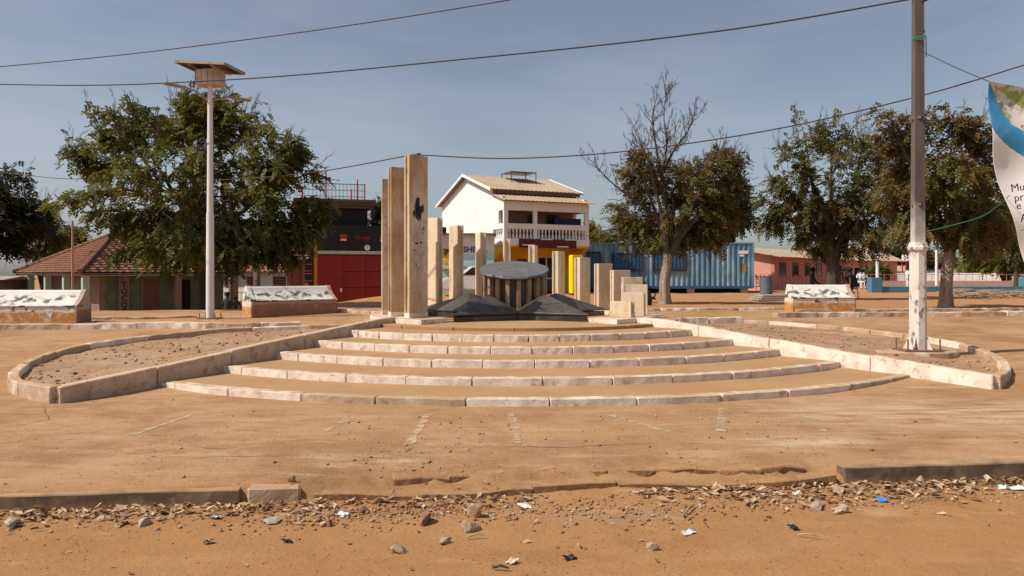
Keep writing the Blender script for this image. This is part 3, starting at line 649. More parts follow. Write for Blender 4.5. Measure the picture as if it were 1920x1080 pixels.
for sx in (-1, 1):
    for sy in (-1, 1): MB().tube([(sx*.26, sy*.19, .02), (sx*.26, sy*.19, .21)], .013, 6).build('anchor_bolt', M['rust'], pole)
P_ = [(.5*math.cos(R(30*k))*random.uniform(.85, 1.25)*1.15, .34*math.sin(R(30*k))*random.uniform(.85, 1.2)) for k in range(12)]
MB().prism(P_, -.16, .004, axis='z').build('footing', M['kerb_worn'], pole, bevel=.015, seg=1)
for z in (2.4, 3.82): MB().lathe([(.118, z-.02), (.122, z), (.118, z+.02)], 4).build('rust_band', M['rust'], pole).rotation_euler = (0, 0, R(-5))

# ------------------------------------------------------------------ banner
BY = 11.0
ban = thing('hanging_banner', 'white cloth banner with blue sweep and leafy picture hanging at right edge', 'banner', tuple(at(1855, 153, BY)))
BO = Vector(ban.location)
edge = [(1855, 153), (1857, 195), (1859, 240), (1862, 285), (1874, 335), (1889, 385), (1904, 430), (1919, 478), (1936, 530)]
ed = [at(px, py, BY) for px, py in edge]; ed = curve_pts(ed, 20); nU = 330; nV = len(ed)
v = []; mi = []
def bpt(i, j): 
    p = ed[j]; u = i/nU; w = 3.0
    x = p.x+u*(w-(p.x-ed[0].x)*.3); sag = .10*math.sin(math.pi*u)*(1-j/nV*.4)
    return Vector((x, p.y+.10*math.sin(u*9+j*.024)*min(1, u*4+.15)+.04*math.sin(j*.10+u*3), p.z-sag-(.0 if j else 0)))-BO
for j in range(nV):
    for i in range(nU+1): v.append(tuple(bpt(i, j)))
f = []
for j in range(nV-1):
    for i in range(nU):
        f.append((j*(nU+1)+i, j*(nU+1)+i+1, (j+1)*(nU+1)+i+1, (j+1)*(nU+1)+i))
        u = (i+.5)/nU*3.0; vv = (j+.5)/nV*2.86
        lo = .68+.62*math.sqrt(max(0, u))*.75+.20*u; hi = lo-(.55+.0*u) if u > .06 else .0
        hi = 2.05*u+.0 if u < .30 else .615+(u-.30)*.55
        mi.append(1 if hi < vv < lo else (0 if vv >= lo else 2))
mbn = MB(); mbn.v = v; mbn.f = f; mbn.m = mi
M['ban_w'] = mat('banner_white', (.80, .77, .73), .8); M['ban_b'] = mat('banner_blue', (.05, .25, .50), .8, [n_((.09, .34, .6), 3, .45, .6)])
M['ban_p'] = mat('banner_picture', (.66, .62, .58), .8, [n_((.28, .36, .09), 4.5, .48, .56), n_((.2, .13, .07), 7, .58, .63, .9), n_((.6, .62, .5), 11, .6, .68, .7)], coord='obj')
bo = mbn.build('cloth', [M['ban_w'], M['ban_b'], M['ban_p']], ban, fixn=False, smooth_=True)
so = bo.modifiers.new('thickness', 'SOLIDIFY'); so.thickness = .004; so.offset = 1
for body, px, py in (('Mul', 1896, 360), ('pro', 1902, 378), ('e', 1906, 393), ('A', 1914, 416), ('.c', 1915, 433)):
    p = at(px, py, BY-.15)-BO
    text_part('banner_text', body, .155, M['black'], frame(p, (math.cos(R(8)), 0, math.sin(R(8))), (-math.sin(R(8)), 0, math.cos(R(8))), (0, -1, 0)), ban, .002, 'LEFT')
def cord(name, label, pts, r, m, cat='cord', sub=10):
    P = curve_pts(pts, sub); o = Vector(P[0]); ob = MB().tube([p-o for p in P], r, 6).build(name, m, None, smooth_=True); ob.location = o; tag(ob, label, cat); return ob
cord('banner_rope', 'thin cord from the pole to the top corner of the banner', [(QX+.06, QY, ZZ(96, QY)), at(1795, 128, 11.8), at(1855, 153, BY)], .006, M['cable'])
cord('banner_rope', 'green cord from the pole side to the lower banner edge', [(QX+.07, QY-.02, ZZ(436, QY)), at(1830, 410, 11.8), at(1868, 388, 11.4), at(1893, 366, BY-.12)], .005, M['greenrope'])
cord('tied_rope', 'green rope knotted round the upper part of the pole', [(QX+.10, QY-.02, ZZ(58, QY)), (QX+.02, QY-.12, ZZ(72, QY)), (QX-.11, QY-.02, ZZ(72, QY)), (QX-.0, QY-.12, ZZ(78, QY)), (QX+.10, QY-.05, ZZ(70, QY)), (QX+.11, QY-.05, ZZ(108, QY))], .008, M['greenrope'])

# ------------------------------------------------------------------ overhead cables
cord('overhead_cable', 'thin cable crossing the top left corner of the sky', [at(-700, 178, 22), at(0, 125, 18), at(480, 72, 16.5), at(955, 0, 15), at(1300, -66, 14)], .011, M['rustcable'], 'cable')
cord('overhead_cable', 'twisted dark cable running down from the concrete pole to the left', [at(-700, 128, 24), at(0, 158, 20), at(420, 150, 18), at(900, 108, 16), at(1350, 58, 14.2), (QX-.05, QY, ZZ(-3, QY))], .015, M['cable'], 'cable')
PX_, PY_ = cp(R(223.5), 2.66)
cord('overhead_cable', 'red-brown cable draped over the tallest pillar from left to right', [at(-500, 250, 34), at(20, 325, 28), at(200, 335, 25), at(390, 338, 22), at(580, 324, 18.5), (PX_-.1, PY_, 3.945), (PX_+.12, PY_, 3.945), at(960, 297, 14.8), at(1180, 283, 14.4), at(1450, 243, 13.9), at(1713, 183, 13.3), at(1920, 122, 12.6), at(2300, 0, 11.5)], .012, M['rustcable'], 'cable')
cord('power_lead', 'short dark cable leaving the top of the concrete pole to the right', [(QX+.05, QY, ZZ(4, QY)), at(1745, -4, 12.4), at(1800, -30, 12)], .02, M['cable'], 'cable')
# ------------------------------------------------------------------ buildings
def local_thing(name, label, cat, o, ang): return thing(name, label, cat, o, ang)
# --- two storey white house (local x along the front, y into depth)
ha = R(26); hz = .45
H = local_thing('white_house', 'white two-storey house with yellow ground floor and balustraded balcony', 'building', (-.38, 37, hz), ha)
def hzp(py, Y=37): return ZZ(py, Y)-hz
HL = 4.75; zf = hzp(459); zs = hzp(446); zr0, zr1 = hzp(428), hzp(418); zo = hzp(393); zcn = hzp(376); D0, D1 = 1.25, 8.3
zE, zRd, zB = 5.35, 6.38, 5.15
wl_ = MB().prism([(D0, zf-.02), (D0, zE), (4.6, zRd-.02), (D1, zB), (D1, 0), (D0+.4, 0), (D0+.4, zf-.02)], 0, .2, axis='x'); wl_.build('gable_wall', M['house_white'], H)
MB().prism([(D0, zf-.02), (D0, zE), (4.6, zRd-.02), (D1, zB), (D1, 0), (D0+.4, 0), (D0+.4, zf-.02)], HL-.2, HL, axis='x').build('gable_wall', M['house_white'], H)
MB().box(.2, HL-.2, D0+.02, D0+.2, zf, zE-.02).build('upper_wall', flat('pinkish_brown_wall', (.34, .19, .13)), H)
MB().box(.2, HL-.2, D1-.2, D1-.01, 0, zB-.05).build('rear_wall', M['house_white'], H)
gfw = MB().box(.2, HL-.2, D0+.42, D0+.6, 0, zf-.01).build('ground_floor_wall', M['yellow'], H)
MB().box(.0, HL, .02, D0+.6, zf-.10, zf-.002).build('soffit', M['yellow'], H)
MB().prism([(.0, zf-.1), (D0+.4, zf-.1), (D0+.4, zf-1.0)], .02, .16, axis='x').build('bracket_wall', M['brightyellow'], H)
MB().prism([(-.0, zf-.1), (D0+.4, zf-.1), (D0+.4, zf-1.0)], HL-.16, HL-.02, axis='x').build('bracket_wall', M['yellow'], H)
# balcony
bal = MB().box(-.02, HL+.02, -.02, D0-.003, zf, zs).build('balcony', M['house_white'], H)
MB().box(0, HL, .0, .16, zr0, zr1).build('rail', M['house_white'], bal); MB().box(0, .16, .165, D0-.004, zr0, zr1).build('rail', M['house_white'], bal); MB().box(HL-.16, HL, .165, D0-.004, zr0, zr1).build('rail', M['house_white'], bal)
for x0, x1 in ((.002, .22), (1.62, 1.80), (HL-.22, HL-.002)):
    MB().box(x0, x1, .003, .157, zs+.001, zr0-.001).build('post', M['house_white'], bal); MB().box(x0, x1, .003, .157, zr1+.001, zo-.001).build('post', M['house_white'], bal)
MB().box(-.01, HL+.01, .0, .2, zo, zcn).build('fascia', M['house_white'], H); MB().box(-.01, .17, .205, D0-.004, zo, zcn+.25).build('fascia', M['house_white'], H); MB().box(HL-.17, HL+.01, .205, D0-.004, zo, zcn+.25).build('fascia', M['house_white'], H)
MB().box(-.005, .15, .62, D0-.005, zr1+.002, zo-.002).build('side_panel', M['house_white'], H)
nb = MB(); prof = [(.03, zs+.002), (.055, zs+.03), (.06, zs+.10), (.035, zs+.2), (.028, zs+.28), (.045, zs+.36), (.05, zr0-.03), (.05, zr0-.002)]
bmesh_ = MB().lathe(prof, 8); b0 = None
for k in range(7): 
    x = .34+k*.19
    if b0 is None: b0 = bmesh_.build('baluster', M['house_white'], bal); b0.location = (x, .08, 0); continue
    c = b0.copy(); c.location = (x, .08, 0); link(c, bal)
for k in range(14): c = b0.copy(); c.location = (1.93+k*.192, .08, 0); link(c, bal)
for k in range(4): c = b0.copy(); c.location = (.08, .36+k*.2, 0); link(c, bal)
# things on the balcony wall
for x0, x1, z0, z1 in ((1.95, 2.3, zs, zo-.1), (3.0, 3.6, zr1-.5, zo-.08)):
    w = MB().box(x0, x1, D0-.02, D0+.018, z0, z1).build('window', M['glassdark'], H); MB().box(x0-.05, x0, D0-.03, D0+.016, z0, z1).build('frame', M['dark_wood'], w); MB().box(x1, x1+.05, D0-.03, D0+.016, z0, z1).build('frame', M['dark_wood'], w)
for k in range(9): MB().box(.25+k*.14, .385+k*.14, .5, .53, zr1+.0, zo+.1).build('reed_screen_slat', M['dark_wood'], H)
cu = MB(); cu.add([(3.0+.05*k, .42+.04*(k % 2), z) for z in (zr1-.3, zr1+.36) for k in range(32)], [(k, k+1, 33+k, 32+k) for k in range(31)]); cu.build('curtain', flat('purple_cloth', (.06, .05, .12)), H)
# roof sheets: main gable plus the lower balcony canopy
def slab(o, mb_pts, th, m, name, parent):
    a = [Vector(p) for p in mb_pts]; n = (a[1]-a[0]).cross(a[3]-a[0]).normalized(); n = n if n.z > 0 else -n
    return MB().add(a+[p-n*th for p in a], [(0, 1, 2, 3), (7, 6, 5, 4), (0, 4, 5, 1), (1, 5, 6, 2), (2, 6, 7, 3), (3, 7, 4, 0)]).build(name, m, parent)
ov = .25
def corr(p00, p10, p11, p01, n, amp, m, name, parent):      # corrugated sheet between two edges
    a, b, c, d = map(Vector, (p00, p10, p11, p01)); nn = (b-a).cross(d-a).normalized(); nn = nn if nn.z > 0 else -nn; v = []
    for k in range(n+1):
        t = k/n; o = nn*(amp*(1 if k % 2 else -1)); v += [a.lerp(b, t)+o, d.lerp(c, t)+o, a.lerp(b, t)+o-nn*.03, d.lerp(c, t)+o-nn*.03]
    f = []
    for k in range(n): q = 4*k; f += [(q, q+4, q+5, q+1), (q+2, q+3, q+7, q+6), (q, q+2, q+6, q+4), (q+1, q+5, q+7, q+3)]
    f += [(0, 1, 3, 2), (4*n, 4*n+2, 4*n+3, 4*n+1)]
    return MB().add(v, f).build(name, m, parent)
rf = corr((-ov, D0-.25, zE+.02), (HL+ov, D0-.25, zE+.02), (HL+ov, 4.6, zRd+.08), (-ov, 4.6, zRd+.08), 44, .012, M['roof_tan'], 'roof', H)
corr((-ov, D1+.3, zB-.06), (HL+ov, D1+.3, zB-.06), (HL+ov, 4.62, zRd+.075), (-ov, 4.62, zRd+.075), 44, .012, M['roof_tan'], 'roof', H)
corr((-.14, -.35, zcn+.02), (HL+.2, -.35, zcn+.02), (HL+.2, D0-.02, zE-.20), (-.14, D0-.02, zE-.20), 44, .012, M['roof_tan'], 'canopy_roof', H)
MB().box(-.1, HL+.1, D0-.22, D0-.18, zE-.19, zE-.02).build('gutter_board', M['dark_wood'], H)
for s, x in ((-1, -ov-.02), (1, HL+ov+.02)):
    MB().prism([(D0-.27, zE-.10), (D0-.27, zE+.04), (4.6, zRd+.11), (D1+.32, zB-.03), (D1+.32, zB-.16), (4.6, zRd-.03)], x-.02, x+.02, axis='x').build('barge_board', M['house_white'], H)
sp = MB().box(1.9, 3.4, 3.1, 4.4, 6.56, 6.6).build('roof_solar_panel', M['panel'], H)
for x in (1.92, 3.36):
    for y in (3.12, 4.36): MB().box(x, x+.03, y, y+.03, 5.9, 6.56).build('panel_leg', M['darkframe'], sp)
# ground floor: window, door, sign board, tube lamps
w = MB().box(1.55, 2.05, D0+.39, D0+.418, 1.25, 1.95).build('window', M['glassdark'], H)
dw = MB().box(2.72, 3.66, D0+.395, D0+.418, .02, 2.1).build('door', M['glassdark'], H)
for x0, x1 in ((2.66, 2.74), (3.14, 3.22), (3.64, 3.72)): MB().box(x0, x1, D0+.36, D0+.394, .02, 2.1).build('door_frame', M['door_white'], dw)
for z0 in (.04, .92, 2.02): MB().box(2.745, 3.135, D0+.36, D0+.392, z0, z0+.08).build('door_frame', M['door_white'], dw); MB().box(3.225, 3.635, D0+.36, D0+.392, z0, z0+.08).build('door_frame', M['door_white'], dw)
sg = MB().box(.78, 3.98, -.06, -.025, zf-.12, zs-.02).build('sign_board', M['maroon'], H)
for x, z in ((.95, zf-.02), (1.95, zs-.06), (2.85, zf-.08), (3.3, zs-.06)): MB().box(x, x+.62, -.14, -.062, z, z+.06).build('tube_lamp', M['lampwhite'], sg)
# --- yellow kiosk standing by the house
YK = thing('yellow_kiosk', 'narrow bright yellow cabinet with black oval badge beside the house door', 'kiosk', (XX(1080, 36), 36.0, gz(3, 36)), R(18))
kb = MB().box(-.27, .27, -.25, .25, .06, 1.86).build('cabinet', M['brightyellow'], YK, bevel=.03)
MB().box(-.25, .25, -.23, .23, 0, .06).build('base', M['darkframe'], YK)
MB().box(-.21, .21, -.262, -.252, .9, 1.68).build('door_panel', M['brightyellow'], YK, bevel=.006)
F_ = frame((-.06, -.264, 1.2), (1, 0, 0), (0, 0, 1), (0, -1, 0))
MB().add([F_ @ Vector((.15*math.cos(R(15*k)), .09*math.sin(R(15*k)), z)) for z in (0, .008) for k in range(24)], [tuple(range(24, 48))]+[(k, (k+1) % 24, 24+(k+1) % 24, 24+k) for k in range(24)]).build('oval_badge', M['black'], YK)
MB().add([F_ @ Vector((.10*math.cos(R(15*k)), .055*math.sin(R(15*k)), .0085+z)) for z in (0, .003) for k in range(24)], [tuple(range(24, 48))]+[(k, (k+1) % 24, 24+(k+1) % 24, 24+k) for k in range(24)]).build('badge_face', M['paper'], YK)
# --- pale cyan shop to the left of the house
SH = thing('cyan_shop', 'low pale cyan shop with white lettered band left of the white house', 'building', (XX(800, 36.2), 36.2, .40), 0)
sw = 3.15; zt_ = ZZ(441, 36.2)-.40; zb_ = ZZ(476, 36.2)-.40; FP = [(0, 0), (sw, 0), (sw, 1.0), (0, 5.5)]
MB().prism(FP, 0, zb_, axis='z').build('wall', M['cyan'], SH); MB().prism([(-.004, -.004), (sw+.004, -.004), (sw+.004, 1.0), (-.004, 5.5)], zb_+.001, zt_, axis='z').build('upper_band', flat('grey_white_render', (.62, .56, .5)), SH)
MB().prism([(-.15, -.3), (sw+.1, -.3), (sw+.1, 1.0), (-.15, 5.6)], zt_+.002, zt_+.08, axis='z').build('roof', M['dark_wood'], SH)
text_part('wall_lettering', 'SHE 7A', .36, M['navy'], frame((2.28, -.012, ZZ(472.5, 36.2)-.40), (1, 0, 0), (0, 0, 1), (0, -1, 0)), SH, .004, 'CENTER', .012)
d_ = MB().box(.75, 1.45, -.06, -.004, .05, 1.42).build('steel_door', M['palegreen'], SH)
for z in (.72, 1.38): MB().box(.76, 1.44, -.075, -.061, z, z+.04).build('door_rail', M['cyan'], d_)
MB().box(.7, 1.5, -.4, -.006, 1.46, 1.66).build('shelf_box', M['whiteband'], SH)
MB().box(.6, 1.55, -.03, -.006, 1.68, 2.4).build('mural_board', mat('mural', (.55, .33, .05), .8, [n_((.1, .06, .03), 3, .52, .58), n_((.75, .5, .03), 2, .55, .6)]), SH)
MB().box(2.4, 2.85, -.03, -.006, .62, 1.2).build('poster', mat('poster_print', (.45, .28, .22), .8, [n_((.15, .06, .03), 6, .52, .58), n_((.7, .5, .4), 5, .55, .6)]), SH)
MB().tube([(1.7, -.02, 1.6), (2.3, -.03, 1.3), (3.0, -.02, 1.2)], .012, 5).build('hanging_wire', M['cable'], SH)
# white parked car seen between the pillars
CR = thing('white_car', 'small white parked car glimpsed between the pillars before the cyan shop', 'car', (XX(905, 34.6), 34.6, gz(-1.3, 34.6)), R(6))
prof = [(-1.9, .28), (-1.92, .62), (-1.7, .80), (-1.05, .88), (-.55, 1.32), (.75, 1.36), (1.35, .98), (1.88, .88), (1.95, .40), (1.85, .28)]
cb = MB().prism(prof, -.78, .78, axis='y').build('body', mat('car_white', (.78, .77, .75), .35, spec=.5), CR, bevel=.05)
for s in (-1, 1):
    MB().prism([(-.95, .92), (-.5, 1.26), (.05, 1.28), (.05, .92)], s*.783-.004, s*.783+.004, axis='y').build('window', M['glassdark'], CR); MB().prism([(.12, .92), (.12, 1.28), (.72, 1.3), (1.15, .96)], s*.783-.004, s*.783+.004, axis='y').build('window', M['glassdark'], CR)
    for x in (-1.2, 1.22):
        wv = [(x+.31*math.cos(R(22.5*k)), .31+.31*math.sin(R(22.5*k))) for k in range(16)]
        wh = MB().prism(wv, s*.80-.10, s*.80+.02, axis='y').build('wheel', M['black'], CR)
        MB().prism([(x+.18*math.cos(R(22.5*k)), .31+.18*math.sin(R(22.5*k))) for k in range(16)], s*.825-.004, s*.825+.004, axis='y').build('rim', M['steel'], wh)
# --- telephone shop with red gate
ga = R(18); GO = (XX(592, 36), 36.0, .18)
G = thing('red_gate_shop', 'black shop front with large red steel gate and railed roof tower', 'building', GO, ga)
gw = 6.2; z1 = ZZ(476, 36)-.18; z2 = ZZ(470, 36)-.18; z3 = ZZ(421, 36)-.18
MB().box(0, gw, .02, .2, 0, z1-.002).build('back_panel', M['red_bar'], G)
for k, (x0, x1, rows) in enumerate(((0.02, 1.28, 1), (1.30, 2.30, 3), (2.33, 3.32, 3), (3.35, 4.6, 1), (4.63, 6.18, 1))):
    for r in range(rows):
        zz0 = .08+(z1-.12)*r/rows; zz1 = .08+(z1-.12)*(r+1)/rows-.035
        MB().box(x0, x1, -.012, .019, zz0, zz1).build('gate_panel', M['red_gate'], G, bevel=.008, seg=1)
MB().box(1.12, 1.2, -.05, -.014, .62, .78).build('gate_lock', M['steel'], G); MB().box(3.44, 3.52, -.05, -.014, .95, 1.05).build('gate_lock', M['steel'], G)
MB().box(-.02, gw, -.03, .2, z1, z2).build('lintel_band', M['whiteband'], G)
MB().box(-2.4, gw+.02, .0, 4.5, z2+.001, z3).build('fascia_wall', M['blackwall'], G)
def on_front(x, z, d=-.006): return frame((x, d, z), (1, 0, 0), (0, 0, 1), (0, -1, 0))
for x in (1.12, 2.98):
    sq = MB().box(x, x+.30, -.03, -.002, ZZ(451, 36)-.18, ZZ(439, 36)-.18).build('logo_square', M['redsq'], G); MB().box(x+.02, x+.28, -.034, -.031, ZZ(450.3, 36)-.18, ZZ(448, 36)-.18).build('logo_strip', M['paper'], sq)
text_part('shop_lettering', 'Orange', .235, M['redtext'], on_front(2.18, ZZ(447, 36)-.18), G, .004)
ck = MB().lathe([(.13, 0), (.13, .03)], 24).build('wall_clock', M['paper'], G); ck.matrix_local = on_front(2.38, ZZ(463.5, 36)-.18, -.004)
MB().box(-.01, .01, 0, .09, .031, .036).build('clock_hand', M['black'], ck); MB().box(0, .06, -.008, .008, .031, .036).build('clock_hand', M['black'], ck)
# tower
zt1 = ZZ(392, 38)-.18; zt2 = ZZ(376, 38)-.18
MB().box(-.6, 2.55, 1.2, 4.2, z3+.001, zt1).build('tower_wall', M['blackwall'], G)
for k in range(3): e = .18+.09*k; MB().box(-.6-e, 2.55+e, 1.2-e, 4.2+e, zt1+.002+k*.14, zt1+.138+k*.14).build('cornice', mat('brown_cornice', (.14, .09, .075), .8), G)
ztop = zt1+.43
rl = MB().box(-.8, 2.4, 1.1, 1.13, ztop+.72, ztop+.75).build('roof_railing', M['darkframe'], G); 
for z in (.12, .42): MB().box(-.8, 2.4, 1.1, 1.125, ztop+z, ztop+z+.025).build('bar', M['darkframe'], rl)
for k in range(18): MB().box(-.8+k*.18, -.785+k*.18, 1.105, 1.12, ztop, ztop+.72).build('bar', M['darkframe'], rl)
for x, y, h in ((-.55, 1.1, .55), (.55, 1.1, 1.35), (1.75, 1.1, .5), (2.1, 1.6, 1.05), (2.42, 1.3, .8)): MB().tube([(x, y, ztop-.01), (x, y, ztop+h)], .035, 8).build('red_post', M['redsq'], rl)
# brown wall piece left of the gate, then the price totem
bw = thing('brown_wall', 'short brown-red wall piece left of the red gate', 'wall', (XX(538, 37), 37.0, .1), R(14))
MB().box(0, 1.25, 0, .25, 0, 2.2).build('wall_face', M['brownwall'], bw)
for k in range(3): MB().box(.08+k*.4, .2+k*.4, -.03, -.001, 0, 2.15).build('wall_rib', M['brownwall'], bw)
tt = thing('price_totem', 'upright black and orange sign board in an ochre frame before the red gate', 'sign', (XX(581, 33), 33.0, gz(-8.6, 33)), R(30))
th = ZZ(449, 33)-tt.location.z
MB().box(-.24, .16, -.04, .14, .1, th-.04).build('board', M['blackwall'], tt); MB().box(.162, .30, -.06, .26, 0, th).build('side_frame', M['ochre'], tt); MB().box(-.25, .16, -.06, .16, th-.038, th).build('top_frame', M['ochre'], tt)
for z in (.62, 1.2, 1.5, 1.62, 1.9): MB().box(-.23, .0+.1*random.random(), -.047, -.041, z, z+.03).build('printed_line', M['orange'], tt)
for z in (2.15, 2.26, 2.36): MB().box(-.22, -.06, -.047, -.041, z, z+.06).build('printed_line', M['paper'], tt)
MB().box(-.23, -.08, -.047, -.041, .62+.08, 1.12).build('printed_block', M['orange'], tt); MB().box(-.23, .10, -.047, -.041, .35, .58).build('printed_block', M['paper'], tt)
# --- tile roofed building on the left
ta = R(45); TO = (XX(150, 34), 34.0, -.65)
T = thing('tile_roofed_building', 'low green-walled building with hipped clay tile roof behind the big left tree', 'building', TO, ta)
ze = ZZ(512, 34)+.65; UL, TW, dH, zP = 7.6, 11.5, 3.2, ZZ(441, 40.3)+.65
def tiled(a, b, c, d, name, rows, cols):                     # a-b eave, d-c ridge; stepped wavy courses
    a, b, c, d = map(Vector, (a, b, c, d)); n = (b-a).cross(d-a).normalized(); n = n if n.z > 0 else -n; v = []; f = []
    for r in range(rows):
        for e in (0, 1):
            t = (r+e*1.0)/rows; L0, L1 = a.lerp(d, t), b.lerp(c, t); w = (L1-L0).length; lift = .075 if e == 0 else .02
            for k in range(cols+1):
                p = L0.lerp(L1, k/cols); ph = (p-a).dot((b-a).normalized())/.34*2*math.pi
                v.append(p+n*(lift+.028*math.sin(ph)+random.uniform(-.008, .008)))
        q = 2*r*(cols+1); f += [(q+k, q+k+1, q+cols+1+k+1, q+cols+1+k) for k in range(cols)]
        if r: q2 = q-(cols+1); f += [(q2+k, q2+k+1, q+k+1, q+k) for k in range(cols)]
    f.append((len(v), len(v)+1, len(v)+2, len(v)+3) if (d-c).length > .01 else (len(v), len(v)+1, len(v)+2)); v += [a, b, c]+([d] if (d-c).length > .01 else [])
    return MB().add(v, f).build(name, M['tile'], T, fixn=False)
o = .0
A_, B_, C_, D_ = (0, 0, ze), (UL, 0, ze), (UL, TW, ze), (0, TW, ze); P1_, P2_ = (dH, TW/2, zP), (UL-dH, TW/2, zP)
fr = tiled(A_, B_, P2_, P1_, 'front_roof', 17, 60); tag(fr, kind='stuff')
lr = tiled(D_, A_, P1_, P1_, 'left_roof', 17, 80); tag(lr, kind='stuff')
tag(tiled(B_, C_, P2_, P2_, 'right_roof', 12, 30), kind='stuff'); tag(tiled(C_, D_, P1_, P2_, 'rear_roof', 12, 30), kind='stuff')
for p, q in ((A_, P1_), (D_, P1_), (B_, P2_), (P1_, P2_)):
    P0, Q0 = Vector(p)+Vector((0, 0, .09)), Vector(q)+Vector((0, 0, .09)); n = int((Q0-P0).length/.4)
    for k in range(n): MB().tube([P0.lerp(Q0, k/n), P0.lerp(Q0, (k+1.15)/n)], [.12, .10], 8).build('ridge_tile', M['tile'], T)
MB().box(.06, UL-.06, .06, TW-.06, ze-.10, ze-.02).build('eave_board', M['dark_wood'], T)
MB().box(1.3, UL-.7, .9, 1.15, 0, ze-.11).build('front_wall', M['greenwall'], T); MB().box(1.05, 1.3, .9, TW-1, 0, ze-.11).build('left_wall', M['tanwall'], T)
for y in (.25, 3.1, 6.2, 9.3): MB().box(.15, .42, y-.13, y+.13, 0, ze-.105).build('veranda_column', M['minttrim'], T)
for x in (4.35, 7.2): MB().box(x-.14, x+.14, .14, .42, 0, ze-.105).build('veranda_column', M['tanwall'], T)
MB().box(1.85, 2.3, .74, .895, 0, ze-.12).build('pilaster', M['tanwall'], T)
for k, ch in enumerate('TOCOP'): text_part('painted_letter', ch, .36, M['black'], frame((2.08, .735, 1.66-.31*k), (1, 0, 0), (0, 0, 1), (0, -1, 0)), T, .003, 'CENTER', .012)
for x0, x1 in ((2.95, 3.7), (4.75, 5.2), (5.6, 5.95)): 
    d_ = MB().box(x0, x1, .86, .897, 0, 1.98).build('door', M['darkvoid'] if x0 > 4 else M['dark_wood'], T); MB().box(x0-.07, x0-.002, .83, .897, 0, 2.05).build('door_frame', M['tanwall'], d_)
# --- white low building seen under the tree
Wb = thing('white_low_building', 'low white building with brown shutters seen under the left tree', 'building', (XX(405, 47), 47.0, -.5), R(-12))
MB().box(0, 6.6, 0, 4, 0, 2.3).build('wall', M['house_white'], Wb); corr((-.3, -.4, 2.3), (6.9, -.4, 2.3), (6.9, 2, 3.5), (-.3, 2, 3.5), 40, .02, M['tile'], 'roof', Wb)
for x in (.6, 2.1, 3.8, 5.3):
    w = MB().box(x, x+.85, -.03, -.003, 1.35, 2.0).build('window', flat('brown_shutter', (.3, .18, .09)), Wb)
    for k in range(4): MB().box(x+.03, x+.82, -.05, -.031, 1.4+k*.15, 1.48+k*.15).build('louvre', M['dark_wood'], w)
for x in (1.6, 3.2): MB().box(x, x+.22, -1.2, -1.0, 0, 2.4).build('post', M['tanwall'], Wb)
fw = thing('brick_red_fence', 'low brick-red wall with iron railing in front of the white low building', 'fence', (XX(410, 45), 45.0, -.55), R(-6))
MB().box(0, 6, 0, .2, 0, .62).build('base_wall', M['brownwall'], fw); MB().box(0, 6, .08, .11, 1.1, 1.13).build('rail', M['darkframe'], fw)
for k in range(30): MB().box(.1+k*.2, .12+k*.2, .085, .105, .621, 1.099).build('picket', M['darkframe'], fw)
# --- blue container
CL, CHt = 9.6, 2.5; c0 = XX(1413, 42)-CL; cz = ZZ(541, 42)
K = thing('blue_container', 'long faded blue shipping container on blocks beyond the middle tree', 'container', (c0, 42.0, cz), R(-.5))
v = []; pitch = .279; x = .12; prof = []
while x < CL-.14: prof += [(x, 0), (x+.07, 0), (x+.14, .05), (x+.21, .05)]; x += pitch
prof = [p for p in prof if p[0] < CL-.12]+[(CL-.12, 0)]
for p in prof: v += [(p[0], p[1], .14), (p[0], p[1], CHt-.08)]
MB().add(v, [(2*i, 2*i+2, 2*i+3, 2*i+1) for i in range(len(prof)-1)]).build('corrugated_side', M['cont'], K, fixn=False)
MB().box(.02, CL-.02, .08, 2.4, .02, CHt-.02).build('body', M['cont'], K)
for x0, x1 in ((0, .119), (CL-.119, CL)): MB().box(x0, x1, -.03, .079, .0, CHt).build('corner_post', M['cont'], K)
MB().box(.12, CL-.12, -.02, .079, CHt-.079, CHt-.001).build('top_rail', M['cont'], K); MB().box(.12, CL-.12, -.02, .079, .0, .139).build('bottom_rail', M['contdark'], K)
def cx_(px): return XX(px, 42)-c0
for a, b in ((1150, 1203), (1226, 1284)):
    x0, x1 = cx_(a), cx_(b); z0, z1 = ZZ(506, 42)-cz, ZZ(477, 42)-cz
    w = MB().box(x0, x1, -.045, -.006, z0, z1).build('window_shutter', M['contdark'], K)
    for (p, q, r_, s_) in ((x0-.08, x1+.08, z1, z1+.07), (x0-.08, x1+.08, z0-.07, z0), (x0-.08, x0, z0, z1), (x1, x1+.08, z0, z1)): MB().box(p, q, -.07, -.003, r_, s_).build('window_frame', M['darkframe'], w)
    n = int((x1-x0)/.2)
    for k in range(n): MB().box(x0+.06+k*.2, x0+.16+k*.2, -.075, -.046, z0+.03, z1-.03).build('shutter_rib', M['contdark'], w)
dx0, dx1 = cx_(1104), cx_(1124); dd = MB().box(dx0, dx1, -.05, -.006, .16, ZZ(477, 42)-cz).build('door', M['contdark'], K); MB().box(dx0-.07, dx0, -.06, -.003, .14, ZZ(475, 42)-cz).build('door_frame', M['darkframe'], dd); MB().box(dx1, dx1+.07, -.06, -.003, .14, ZZ(475, 42)-cz).build('door_frame', M['darkframe'], dd); MB().box(dx0-.07, dx1+.07, -.06, -.003, ZZ(475, 42)-cz+.001, ZZ(472, 42)-cz).build('door_frame', M['darkframe'], dd)
for (a, b, t_, u_) in ((1384, 1402, 470, 476), (1386, 1394, 477.5, 481)): MB().box(cx_(a), cx_(b), -.006, -.002, ZZ(u_, 42)-cz, ZZ(t_, 42)-cz).build('white_marking', M['paper'], K)
MB().box(cx_(1391), cx_(1398), -.007, -.003, ZZ(509, 42)-cz, ZZ(494, 42)-cz).build('yellow_sticker', M['ochre'], K)
